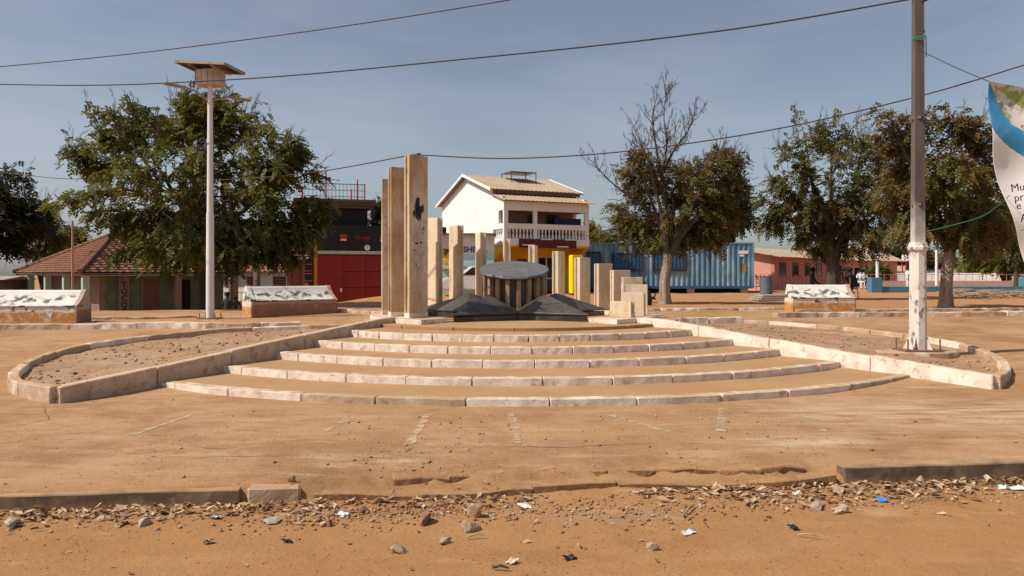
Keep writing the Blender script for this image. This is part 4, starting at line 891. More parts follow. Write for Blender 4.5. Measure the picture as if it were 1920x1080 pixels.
for x in (.4, 3.2, 6.2, 9.1):
    for y in (.2, 2.1): MB().box(x-.2, x+.2, y-.15, y+.15, -.35, -.003).build('support_block', M['concrete'], K)
MB().box(.3, CL-.3, 1.0, 1.3, -.40, -.004).build('sleeper', M['darkframe'], K)  # dark box added in place of the shadow beneath the container
# --- pink buildings
pa = R(50)
def pink(label, o, ang, L_, Wd, zeave, zr, wins, matw, doors=(), roofm=None):
    t = thing('pink_building', label, 'building', o, ang)
    MB().box(0, L_, 0, .25, 0, zeave).build('front_wall', M['pinkd'] if matw else M['pink'], t)
    MB().prism([(.25, 0), (.25, zeave), (Wd/2, zr), (Wd, zeave), (Wd, 0)], 0, .25, axis='x').build('gable_wall', M['pink'], t)
    MB().box(.25, L_, Wd-.25, Wd-.01, 0, zeave-.02).build('rear_wall', M['pink'], t)
    for nm, ya, za, yb, zb in (('roof', -.6, zeave-.12, Wd/2, zr+.08), ('roof', Wd+.6, zeave-.12, Wd/2, zr+.07)): corr((-.45, ya, za), (L_+.4, ya, za), (L_+.4, yb, zb), (-.45, yb, zb), 60, .015, M['roof_tan'], nm, t)
    for x, w, z0, z1 in wins:
        g = MB().box(x, x+w, -.03, -.003, z0, z1).build('window', M['glassdark'], t)
        for (p, q, r_, s_) in ((x-.06, x, z0-.06, z1+.06), (x+w, x+w+.06, z0-.06, z1+.06), (x, x+w, z1, z1+.06), (x, x+w, z0-.06, z0)): MB().box(p, q, -.05, -.004, r_, s_).build('frame', M['dark_wood'], g)
        MB().box(x+w/2-.02, x+w/2+.02, -.045, -.031, z0, z1).build('bar', M['dark_wood'], g); MB().box(x, x+w/2-.021, -.045, -.031, (z0+z1)/2-.02, (z0+z1)/2+.02).build('bar', M['dark_wood'], g); MB().box(x+w/2+.021, x+w, -.045, -.031, (z0+z1)/2-.02, (z0+z1)/2+.02).build('bar', M['dark_wood'], g)
    for x, w, h in doors: MB().box(x, x+w, -.03, -.003, 0, h).build('door', M['darkvoid'], t)
    return t
pink('long pink building with a row of barred windows right of the container', (XX(1452, 50), 50.0, .3), pa, 15, 7.5, ZZ(478, 50)-.3, ZZ(462, 52)-.3, [(.9+2.35*k, .95, 1.25, 2.05) for k in range(5)], 1, [(12.8, .9, 2.0)])
pink('second pink building partly behind the tree with dark trunk', (XX(1560, 66), 66.0, .2), R(30), 9, 6, 2.75, 4.0, [(1.4, 1.0, 1.1, 2.0), (4.4, 1.0, 1.1, 2.0)], 0, [(3.0, .9, 2.0)])
# --- right side: blue wall, railings, long white wall, far roofs, tank
bw2 = thing('blue_low_wall', 'low blue wall with square piers at the right behind the trees', 'wall', (XX(1632, 42.5), 42.5, .5), R(2))
px_ = [0, 8.6, 17.5]
for k, x in enumerate(px_):
    MB().box(x, x+.62, -.12, .42, 0, .95).build('pier', M['bluewall'], bw2, bevel=.02, seg=1)
    if k < 2: MB().box(x+.625, px_[k+1]-.005, 0, .3, 0, .44).build('wall_face', M['bluewall'], bw2)
pf = thing('pink_railing_wall', 'pale pink low wall with railing beyond the blue wall', 'fence', (XX(1615, 56), 56.0, .3), R(1))
MB().box(0, 26, 0, .25, 0, .85).build('base_wall', flat('pale_pink', (.55, .37, .31)), pf); MB().box(0, 26, .1, .14, 1.3, 1.34).build('rail', M['pinkd'], pf)
for k in range(52): MB().box(.2+k*.5, .225+k*.5, .1, .125, .851, 1.299).build('picket', M['pinkd'], pf)
ww = thing('white_boundary_wall', 'long bright white wall across the far right behind the railing', 'wall', (XX(1650, 74), 74.0, .1), R(-16))
MB().box(0, 12.5, 0, .3, 0, 1.65).build('wall_face', M['whitewall'], ww); MB().box(12.52, 20, 0, .3, 0, 1.6).build('green_section', flat('mint_green', (.3, .6, .38)), ww)
tk = thing('water_tank_tower', 'small white water tank on a red frame above the white wall', 'water tower', (XX(1702, 76), 76.0, .1))
for sx in (-.35, .35):
    for sy in (-.35, .35): MB().box(sx-.05, sx+.05, sy-.05, sy+.05, 0, 2.75).build('leg', M['redsq'], tk)
MB().box(-.45, .45, -.45, .45, 1.5, 1.58).build('brace', M['redsq'], tk); MB().box(-.55, .55, -.55, .55, 2.76, 2.84).build('deck', M['redsq'], tk); MB().lathe([(.5, 2.85), (.54, 3.1), (.54, 3.4), (.5, 3.48)], 16).build('tank', M['whitewall'], tk)
def small_house(label, o, w, d, h, r, m, rm, hip=False):
    t = thing('far_house', label, 'building', o, R(8)); MB().box(-w/2, w/2, -d/2, d/2, 0, h).build('wall', m, t)
    ap = [(-w/2-.4, -d/2-.4, h-.05), (w/2+.4, -d/2-.4, h-.05), (w/2+.4, d/2+.4, h-.05), (-w/2-.4, d/2+.4, h-.05)]; e = w*.28 if hip else w/2+.4
    MB().add(ap+[(-e, 0, h+r), (e, 0, h+r)], [(0, 1, 5, 4), (2, 3, 4, 5), (1, 2, 5), (3, 0, 4), (3, 2, 1, 0)]).build('roof', rm, t); return t
small_house('far house with tan roof left of the white pole', (XX(1682, 80), 82, 0), 3.2, 3, 2.0, .55, flat('pale_green_wall', (.5, .6, .45)), M['roof_tan'])
small_house('far house with brown hipped roof right of the pale trunk', (XX(1810, 95), 96, 0), 4.4, 4, 1.6, 1.3, M['tanwall'], M['thatch'], True)
small_house('dark shed roof at the far left edge behind the bench', (XX(-40, 40), 40, -.5), 3.4, 3, 1.9, .12, M['tanwall'], M['concrete'])
for px, top, base, Y in ((1645, 458, 537, 45), (1756, 468, 527, 50)):
    t = MB().tube([(0, 0, 0), (0, 0, ZZ(top, Y)-ZZ(base, Y)+.3)], [.10, .075], 10, cap=False).build('white_post', M['whitewall'], None, smooth_=True); t.location = (XX(px, Y), Y, ZZ(base, Y)-.3)
    tag(t, 'slim white post left of the flaking pole, beside the blue pier' if px < 1700 else 'slim white post between the flaking pole and the pale trunk', 'post')
t = MB().tube([(0, 0, 0), (0, 0, 3.9)], [.05, .04], 8).build('wooden_post', M['wood'], None); t.location = (XX(136, 30), 30, -.2); tag(t, 'thin wooden post standing in front of the tile roofed building', 'post')
db = thing('steel_drum', 'grey-blue drum standing at the right end of the container', 'drum', (XX(1437, 39), 39, gz(12.8, 39)))
MB().lathe([(.29, 0), (.3, .02), (.29, .28), (.3, .3), (.29, .32), (.29, .58), (.3, .6), (.29, .62), (.29, .86), (.3, .88), (.28, .88), (.28, .84)], 20).build('barrel', M['bin'], db)
pk = thing('iron_picket_fence', 'rusty picket fence in front of the pink building', 'fence', (XX(1414, 46), 46, gz(14, 46)), R(6))
for z in (.25, .85): MB().box(0, 6, 0, .04, z, z+.04).build('rail', M['rust'], pk)
for k in range(24): MB().box(.1+k*.25, .14+k*.25, -.025, -.001, 0, 1.0).build('picket', M['rust'], pk)
slb = thing('concrete_slab_pile', 'stack of flat grey slabs on the earth left of the right bench', 'slab pile', (XX(1455, 31), 31, gz(10.5, 31)), R(6))
for k in range(3): MB().box(-.95+.1*k, .9-.15*k, -.5, .5, .08*k, .08*k+.07).build('slab', M['concrete'], slb, bevel=.01, seg=1)
# ------------------------------------------------------------------ trees
def leaf_mat(name, cols, trans=.42):
    m = bpy.data.materials.new(name); m.use_nodes = True; t = m.node_tree; N, L = t.nodes, t.links; N.clear()
    out = N.new('ShaderNodeOutputMaterial'); at_ = N.new('ShaderNodeAttribute'); at_.attribute_name = 'tint'
    cr = N.new('ShaderNodeValToRGB'); e = cr.color_ramp.elements
    e[0].position = 0; e[0].color = c4(cols[0]); e[1].position = 1; e[1].color = c4(cols[-1])
    for k, c in enumerate(cols[1:-1]): q = e.new((k+1)/(len(cols)-1)); q.color = c4(c)
    d = N.new('ShaderNodeBsdfPrincipled'); d.inputs['Roughness'].default_value = .55; d.inputs['Specular IOR Level'].default_value = .25
    tr = N.new('ShaderNodeBsdfTranslucent'); mx = N.new('ShaderNodeMixShader'); mx.inputs[0].default_value = trans
    L.new(at_.outputs['Fac'], cr.inputs[0]); L.new(cr.outputs[0], d.inputs['Base Color']); L.new(cr.outputs[0], tr.inputs[0])
    L.new(d.outputs[0], mx.inputs[1]); L.new(tr.outputs[0], mx.inputs[2]); L.new(mx.outputs[0], out.inputs[0]); return m
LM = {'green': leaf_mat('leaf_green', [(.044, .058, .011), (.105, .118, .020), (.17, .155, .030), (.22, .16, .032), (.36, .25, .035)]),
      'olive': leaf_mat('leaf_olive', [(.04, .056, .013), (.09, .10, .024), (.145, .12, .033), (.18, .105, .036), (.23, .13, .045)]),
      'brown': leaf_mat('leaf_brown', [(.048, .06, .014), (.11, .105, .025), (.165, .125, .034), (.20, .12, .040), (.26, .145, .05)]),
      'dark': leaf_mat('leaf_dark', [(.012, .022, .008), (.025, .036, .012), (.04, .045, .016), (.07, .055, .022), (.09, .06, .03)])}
BARK = {'pale': mat('pale_bark', (.34, .27, .21), .95, [n_((.20, .145, .105), 4, .45, .62, .9, st=(3, 3, .5)), n_((.48, .41, .34), 7, .56, .70, .7, st=(2, 2, .5)), n_((.12, .085, .06), 14, .58, .7, .8, st=(2, 2, .3))], bump=(.9, (9, .05), (28, .02))),
        'dark': mat('dark_bark', (.075, .055, .04), .95, [n_((.12, .09, .065), 8, .45, .65, st=(3, 3, .5))], bump=(.8, (14, .03)))}
def tree(name, label, base, crown_c, crown_r, trunk_h, trunk_r, ncl, fronds, lm, bark, seed, bare=0, flen=.30, leaflets=9, lw=.034, droop=.55, lean=(0, 0), lobes=9, group=None, solid=.35, cut=None, fork=None, low_tint=.35, pxl=None, roots=True, tint_sp=.30, biaslow=0.0):
    rr = np.random.default_rng(seed); rd = random.Random(seed)
    t = thing(name, label, 'tree', base, 0, group)
    C = np.array(crown_c, float); Rv = np.array(crown_r, float)      # relative to base
    # lumpy crown: a set of lobes inside the main ellipsoid
    LC, LR = [], []
    for k in range(lobes):
        d = rr.normal(size=3); d /= np.linalg.norm(d); d[2] = abs(d[2])*.9-.25
        LC.append(C+d*Rv*rr.uniform(.50, .78)); LR.append(Rv*rr.uniform(.34, .55))
    LC.append(C); LR.append(Rv*.62)
    if pxl:                                          # lobes given by their outline in the photograph, at this tree's distance
        LC, LR = [], []; k_ = base[1]/FPX
        for (qx, qy, ra, rb) in pxl:
            dy = rr.uniform(-1, 1)*Rv[1]*.7*max(0, 1-abs(qx-pxl[0][0])*k_/(Rv[0]*1.4)); f_ = (base[1]+dy)/base[1]
            LC.append(np.array([XX(qx, base[1]+dy)-base[0], dy, ZZ(qy, base[1]+dy)-base[2]])); LR.append(np.array([ra*k_*f_, min(Rv[1], ra*k_)*.9, rb*k_*f_]))
        lobes = len(LC)
    LC = np.array(LC); LR = np.array(LR); WT = LR.prod(1)**(2/3); WT /= WT.sum()
    # cluster centres: near the surface of the lobes
    cl = []; 
    while len(cl) < ncl:
        k = rr.choice(len(LC), p=WT); d = rr.normal(size=3); d /= np.linalg.norm(d)
        r = rr.uniform(solid, 1)**.5; p = LC[k]+d*LR[k]*r
        if p[2] < (trunk_h*.55 if not pxl else .5): continue
        if cut is not None and cut(p): continue
        cl.append(p)
    cl = np.array(cl)
    # skeleton: trunk, limbs
    sk = MB(); top = Vector((lean[0], lean[1], trunk_h))
    tp = [Vector((0, 0, -.15)), Vector((lean[0]*.15, lean[1]*.15, trunk_h*.12)), Vector((lean[0]*.4+.04*rd.uniform(-1, 1), lean[1]*.4, trunk_h*.5)), top]
    fl = 1.75 if roots else 1.2
    trk = MB().tube(curve_pts(tp, 5), [trunk_r*(fl-(fl-1)*min(1, i/4)**.5)*(1-.22*i/15) for i in range(16)], 14)
    for i in range(len(trk.v)):
        x, y, z = trk.v[i]; a = math.atan2(y-lean[1]*z/trunk_h, x-lean[0]*z/trunk_h); q = 1+.10*math.sin(5*a+seed+z*1.5)+.05*math.sin(11*a+z*3); q += (.35*max(0, math.sin(4*a+seed))*max(0, 1-max(z, 0)/.45) if roots else 0)
        cx_0, cy_0 = lean[0]*z/trunk_h, lean[1]*z/trunk_h; trk.v[i] = (cx_0+(x-cx_0)*q, cy_0+(y-cy_0)*q, z)
    trk.build('trunk', bark, t, smooth_=True)
    nl = max(5, lobes-2); nodes = []; order = rr.permutation(len(LC))[:min(nl, 11)]
    for k in order:
        e = Vector(LC[k])-(Vector(LC[k])-Vector(C))*.15; mid = top.lerp(e, .5)+Vector((rd.uniform(-.2, .2), rd.uniform(-.2, .2), rd.uniform(.0, .35)))*(trunk_r*4)
        pts = curve_pts([top-Vector((0, 0, trunk_r)), top.lerp(mid, .45)+Vector((0, 0, .05)), mid, e], 4)
        sk.tube(pts, [trunk_r*(.62-.5*i/(len(pts)-1)) for i in range(len(pts))], 8)
        nodes += [(p, trunk_r*(.62-.5*i/(len(pts)-1))) for i, p in enumerate(pts)][3:]
    NP = np.array([p[0][:] for p in nodes]); tips = []
    for p in cl:
        dist = np.linalg.norm(NP-p, axis=1)+np.maximum(0, NP[:, 2]-p[2])*.8; j = int(np.argmin(dist)); s = Vector(NP[j]); e = Vector(p)
        m_ = s.lerp(e, .5)+Vector((rd.uniform(-.1, .1), rd.uniform(-.1, .1), .06+.1*rd.random()))
        r0 = min(nodes[j][1]*.5, .035+.0*trunk_r); sk.tube([s, m_, e], [r0, r0*.6, r0*.25], 5, cap=False); tips.append((m_, e))
    if bare:
        for _ in range(bare):                                       # leafless twigs sticking out of the top
            j = rd.randrange(len(cl)); p = Vector(cl[j]); 
            if p.z < C[2]+(.1 if seed != 3 else .35)*Rv[2]: continue
            d = (p-Vector(C)).normalized()*.6+Vector((rd.uniform(-.35, .35), rd.uniform(-.35, .35), .75)); d.normalize(); L_ = rd.uniform(.35, .95)*flen*2.6
            q = p+d*L_*.5+Vector((rd.uniform(-.08, .08),)*3); e = p+d*L_; sk.tube([p, q, e], [.012, .008, .004], 4, cap=False)
            for _2 in range(5):
                s = p.lerp(e, rd.uniform(.25, .95)); d2 = (d+Vector((rd.uniform(-.8, .8), rd.uniform(-.8, .8), rd.uniform(-.2, .6)))).normalized(); sk.tube([s, s+d2*L_*.28], [.006, .003], 3, cap=False)
    sk.build('branches', BARK['dark'], t, smooth_=True, fixn=False)
    # foliage: fronds of paired leaflets spread along every branchlet
    F = ncl*fronds; ci = np.repeat(np.arange(ncl), fronds)
    tipm = np.array([m[:] for m, e in tips]); tipe = np.array([e[:] for m, e in tips])
    u = rr.uniform(.25, 1.1, F)[:, None]; org = tipm[ci]*(1-u)+tipe[ci]*u+rr.normal(size=(F, 3))*np.array([.13, .13, .09])*flen/.3
    out = org-C; out /= (np.linalg.norm(out, axis=1)[:, None]+1e-6)
    d = out*.7+rr.normal(size=(F, 3))*.55; d[:, 2] -= droop*rr.uniform(.2, 1.2, F); d /= np.linalg.norm(d, axis=1)[:, None]
    sd_ = np.cross(d, np.array([0, 0, 1.0])+rr.normal(size=(F, 3))*.35); sd_ /= (np.linalg.norm(sd_, axis=1)[:, None]+1e-6); up = np.cross(sd_, d)
    fl_ = flen*rr.uniform(.65, 1.25, F)
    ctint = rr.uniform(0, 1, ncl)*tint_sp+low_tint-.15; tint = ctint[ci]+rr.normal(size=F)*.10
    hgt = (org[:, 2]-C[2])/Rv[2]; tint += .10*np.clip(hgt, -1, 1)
    yel = rr.random(ncl) < .13; tint[yel[ci]] += .30
    V, TI = [], []
    for k in range(leaflets):
        s = (k+1)/(leaflets+.3)
        side_ = 1 if k % 2 else -1
        a = org+d*(fl_*s)[:, None]-np.array([0, 0, 1])*(fl_*s*s*.30)[:, None]
        ll = flen*.34*(1-.45*abs(s-.45))*rr.uniform(.8, 1.2, F); wv = lw*flen/.3*rr.uniform(.8, 1.2, F)
        ld = sd_*side_*.8+d*.55+rr.normal(size=(F, 3))*.15; ld[:, 2] -= .25; ld /= np.linalg.norm(ld, axis=1)[:, None]
        wd = np.cross(ld, up); wd /= (np.linalg.norm(wd, axis=1)[:, None]+1e-6)
        V.append(np.stack([a, a+ld*(ll*.5)[:, None]+wd*wv[:, None], a+ld*ll[:, None], a+ld*(ll*.5)[:, None]-wd*wv[:, None]], 1)); TI.append(tint)
    V = np.concatenate(V).reshape(-1, 3); TI = np.clip(np.concatenate(TI), 0, 1)
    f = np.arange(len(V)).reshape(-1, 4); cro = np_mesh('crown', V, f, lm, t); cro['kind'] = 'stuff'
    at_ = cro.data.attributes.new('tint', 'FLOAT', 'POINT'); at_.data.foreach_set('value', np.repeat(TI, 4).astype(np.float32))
    return t
def tb(px, Y, dz=-.02): x = XX(px, Y); return (x, Y, gz(x, Y)+dz)
# big left tree: crown spans px 110..640, y 165..520
b = tb(377, 24.5); c = at(372, 345, 24.5)
tree('shade_tree', 'big dense green shade tree behind the solar lamp post', b, (c.x-b[0], 0, c.z-b[2]-.1), (4.15, 3.4, 2.65), 1.75, .22, 430, 16, LM['green'], BARK['dark'], 1, bare=330, flen=.36, lobes=16, low_tint=.28, solid=.2, leaflets=10, lw=.036, pxl=[(330,225,75,55),(240,240,70,55),(430,235,75,50),(500,275,60,55),(180,290,55,60),(300,320,90,70),(420,330,90,70),(530,350,80,65),(602,325,36,22),(180,385,65,42),(290,420,90,60),(400,430,90,65),(510,440,80,60),(585,420,45,50),(235,455,60,35),(330,470,70,30),(450,472,70,32),(535,465,45,32),(125,382,30,14),(385,200,50,30)])
# dark tree at the left edge
b = tb(-30, 43); c = at(-55, 412, 43)
tree('dark_tree', 'dark tree at the left edge beyond the tile roofed building', b, (c.x-b[0], 0, c.z-b[2]), (4.6, 3.4, 3.6), 2.2, .25, 190, 22, LM['dark'], BARK['dark'], 11, bare=120, flen=.55, lobes=11, low_tint=.42, leaflets=8, lw=.04)
b = tb(80, 48); c = at(78, 452, 48)
tree('grey_bush_tree', 'small greyish tree between the left edge and the tile roof', b, (c.x-b[0], 0, c.z-b[2]), (1.9, 1.6, 1.9), 1.2, .12, 60, 20, LM['brown'], BARK['dark'], 12, bare=110, flen=.45, lobes=6, low_tint=.5, leaflets=8, lw=.034)
# middle tree with bare top
b = tb(1245, 26.3); c = at(1262, 372, 26.3)
def cut3(p): return p[0] > .9 and p[2] > 4.75 or (p[0] < -1.3 and p[2] > 4.4)
tree('bare_topped_tree', 'brown-green tree with leafless top and pale trunk right of the pillars', b, (c.x-b[0]-.05, 0, c.z-b[2]-.05), (2.45, 2.2, 1.9), 1.75, .2, 230, 18, LM['brown'], BARK['pale'], 3, bare=260, flen=.33, lobes=13, low_tint=.36, solid=.2, leaflets=9, lw=.030, cut=None, lean=(.15, 0), pxl=[(1260,340,70,50),(1330,335,60,45),(1200,395,58,52),(1280,400,80,60),(1350,400,55,60),(1165,432,40,32),(1240,440,60,28),(1320,445,60,28),(1382,350,26,36),(1192,325,26,36),(1205,285,16,26),(1365,300,34,20)])
# the tall leafless leaders are a part of that tree
mt = bpy.data.objects['bare_topped_tree']; rd = random.Random(4); ld = MB(); LV = []
for (ends, n_tw) in (([(.12, 0, 3.0), (-.05, 0, 4.3), (.10, .05, 5.4), (.0, 0, 6.4), (.12, 0, 7.5)], 30), ([(.05, 0, 3.6), (-.35, .1, 4.6), (-.75, .2, 5.5), (-1.05, .1, 6.15)], 26), ([(.0, 0, 4.6), (.35, -.1, 5.3), (.8, -.1, 5.9), (1.0, -.2, 6.45)], 22), ([(-.05, 0, 4.2), (-.3, -.2, 5.3), (-.45, -.3, 6.3), (-.3, -.3, 7.0)], 20), ([(-.2, 0, 3.0), (-1.2, 0, 3.7), (-1.9, .1, 4.3), (-2.3, 0, 4.75)], 16), ([(.6, 0, 3.6), (1.5, 0, 4.6), (1.9, 0, 5.3)], 14)):
    LP = curve_pts([Vector(e) for e in ends], 5); ld.tube(LP, [.05-.045*i/(len(LP)-1) for i in range(len(LP))], 6)
    for k in range(n_tw):
        i0 = rd.randrange(3, len(LP)-1); s = LP[i0]; d0 = (LP[i0+1]-LP[i0]).normalized(); L_ = rd.uniform(.35, .95)
        d = (d0*.7+Vector((rd.uniform(-1, 1), rd.uniform(-1, 1), rd.uniform(-.1, .7)))).normalized()
        e = s+d*L_+Vector((0, 0, .10)); m_ = s.lerp(e, .5)+Vector((rd.uniform(-.1, .1), rd.uniform(-.1, .1), -.05)); ld.tube([s, m_, e], [.013, .009, .004], 4, cap=False)
        for _ in range(5):
            q = s.lerp(m_, rd.uniform(.3, 1)) if rd.random() < .4 else m_.lerp(e, rd.uniform(0, 1)); d2 = (d+Vector((rd.uniform(-1, 1), rd.uniform(-1, 1), rd.uniform(-.6, .7)))).normalized(); q2 = q+d2*rd.uniform(.10, .34); ld.tube([q, q2], [.006, .003], 3, cap=False)
            for _2 in range(2): z0 = q.lerp(q2, rd.random()); LV.append((z0, Vector((rd.uniform(-.04, .04), rd.uniform(-.04, .04), -rd.uniform(.06, .17)))))
ld.build('bare_leader', BARK['dark'], mt, smooth_=True, fixn=False)
pd = MB()
for p, d in LV:
    s = Vector((rd.uniform(-1, 1), rd.uniform(-1, 1), 0)).normalized()*.012; pd.add([p-s*.4, p+d*.5-s, p+d, p+d*.5+s], [(0, 1, 2, 3)])
tag(pd.build('seed_pods', flat('dry_pods', (.17, .105, .075)), mt, fixn=False), kind='stuff')
# dark tree behind it
b = tb(1372, 47.5); c = at(1362, 392, 47.5)
tree('dark_tree', 'dark green tree behind the right end of the container', b, (c.x-b[0], 0, c.z-b[2]), (1.9, 1.7, 3.0), 1.9, .2, 120, 22, LM['dark'], BARK['dark'], 5, bare=0, flen=.5, lobes=8, low_tint=.22, leaflets=8, lw=.042)
# right pair
b = tb(1560, 31.5); c = at(1558, 372, 31.5)
tree('shade_tree', 'olive tree with dark trunk behind the right bench', b, (c.x-b[0], 0, c.z-b[2]), (2.85, 2.5, 2.75), 1.75, .27, 240, 15, LM['olive'], BARK['dark'], 7, bare=260, flen=.38, lobes=13, low_tint=.34, solid=.2, leaflets=9, lw=.032, lean=(.05, 0), pxl=[(1540,360,80,60),(1500,300,60,50),(1560,265,55,50),(1620,295,60,55),(1470,360,50,50),(1610,380,60,60),(1480,430,50,38),(1550,440,65,42),(1620,440,60,42),(1448,405,24,38),(1660,340,36,55),(1658,410,28,40),(1500,235,18,25)])
b = tb(1772, 23.2); c = at(1765, 342, 23.2)
tree('shade_tree', 'brownish tree with pale leaning trunk right of the concrete pole', b, (c.x-b[0]-.1, 0, c.z-b[2]-.05), (2.15, 1.9, 1.95), 1.85, .2, 230, 15, LM['brown'], BARK['pale'], 8, bare=60, flen=.34, lobes=13, low_tint=.40, solid=.25, leaflets=9, lw=.032, lean=(.16, 0), droop=.95, pxl=[(1775,330,60,55),(1690,250,42,38),(1782,235,40,42),(1832,270,36,42),(1720,310,52,48),(1848,340,40,50),(1690,370,48,44),(1760,390,60,45),(1830,400,48,44),(1700,435,42,30),(1868,430,38,42),(1805,440,48,22),(1660,220,20,20)])
# far trees
k = 0
for px, Y, cy, rx, rz_, lm, lab, sp in ((1668, 92, 486, 3.0, 2.2, 'dark', 'far dark tree left of the water tank', 21), (1735, 95, 490, 3.4, 2.0, 'olive', 'far round tree right of the water tank', 22), (1880, 60, 478, 2.9, 2.3, 'green', 'far green tree at the right edge under the banner', 23),
        (1905, 46, 425, 2.3, 2.5, 'olive', 'olive tree at the right edge behind the banner foot', 24), (1838, 88, 496, 1.9, 1.3, 'green', 'low far green tree right of the brown hipped roof', 25), (1105, 62, 452, 2.2, 1.3, 'green', 'pale green treetop above the left end of the container', 26), (722, 60, 418, 1.1, 1.8, 'dark', 'small dark treetop left of the tall pillars behind the gate shop', 27),
        (1640, 58, 512, 1.0, .9, 'olive', 'low bush in front of the second pink building', 28), (128, 60, 462, 2.0, 1.6, 'olive', 'pale green treetop behind the tile roof ridge', 29)):
    x = XX(px, Y); z0 = gz(x, Y); cz_ = ZZ(cy, Y)-z0
    tree('far_tree' if px != 1640 else 'bush', lab, (x, Y, z0), (0, 0, cz_), (rx, rx*.8, rz_), max(.35, cz_-rz_*.75), .15, 60, 16, LM[lm], BARK['dark'], sp, bare=20, flen=.62 if px != 1640 else .35, lobes=7, leaflets=7, lw=.05, low_tint=.35, roots=False)
# stump beside the middle tree
st_ = thing('tree_stump', 'low dark stump with a forked stub beside the pale trunk of the middle tree', 'stump', tb(1211, 25.5))
MB().tube([(0, 0, -.05), (.02, 0, .2), (-.02, 0, .42), (-.06, 0, .52)], [.2, .19, .17, .09], 12).build('stump_body', M['black'], st_, jitter=.015, smooth_=True)
MB().tube([(.1, 0, .22), (.26, 0, .27), (.33, 0, .40)], [.06, .045, .02], 7).build('stub', M['black'], st_); MB().tube([(.22, 0, .26), (.34, 0, .22)], [.04, .02], 7).build('stub', M['black'], st_)
# brush piles on the right
for (lab, px, Y, w, n, sd_) in (('heap of cut dry branches on the earth at the right edge', 1880, 31, 2.6, 70, 1), ('small earth and twig heap before the blue wall', 1795, 37, 1.6, 50, 2)):
    o = tb(px, Y, 0); t = thing('brush_pile', lab, 'brush pile', o); rd = random.Random(sd_)
    for k in range(n):
        a = rd.uniform(-.5, .5) if sd_ == 1 else rd.uniform(0, 6.28); L_ = rd.uniform(.5, 1.4)*w*.45; x, y = rd.uniform(-w*.5, w*.5), rd.uniform(-.5, .5); z = .03+rd.random()*.30*(1-abs(x)/w)
        MB().tube([(x-L_/2*math.cos(a), y-L_/2*math.sin(a), z), (x, y, z+.05), (x+L_/2*math.cos(a), y+L_/2*math.sin(a), max(.01, z+rd.uniform(-.1, .08)))], [.022, .018, .008], 4).build('stick', M['wood'], t)
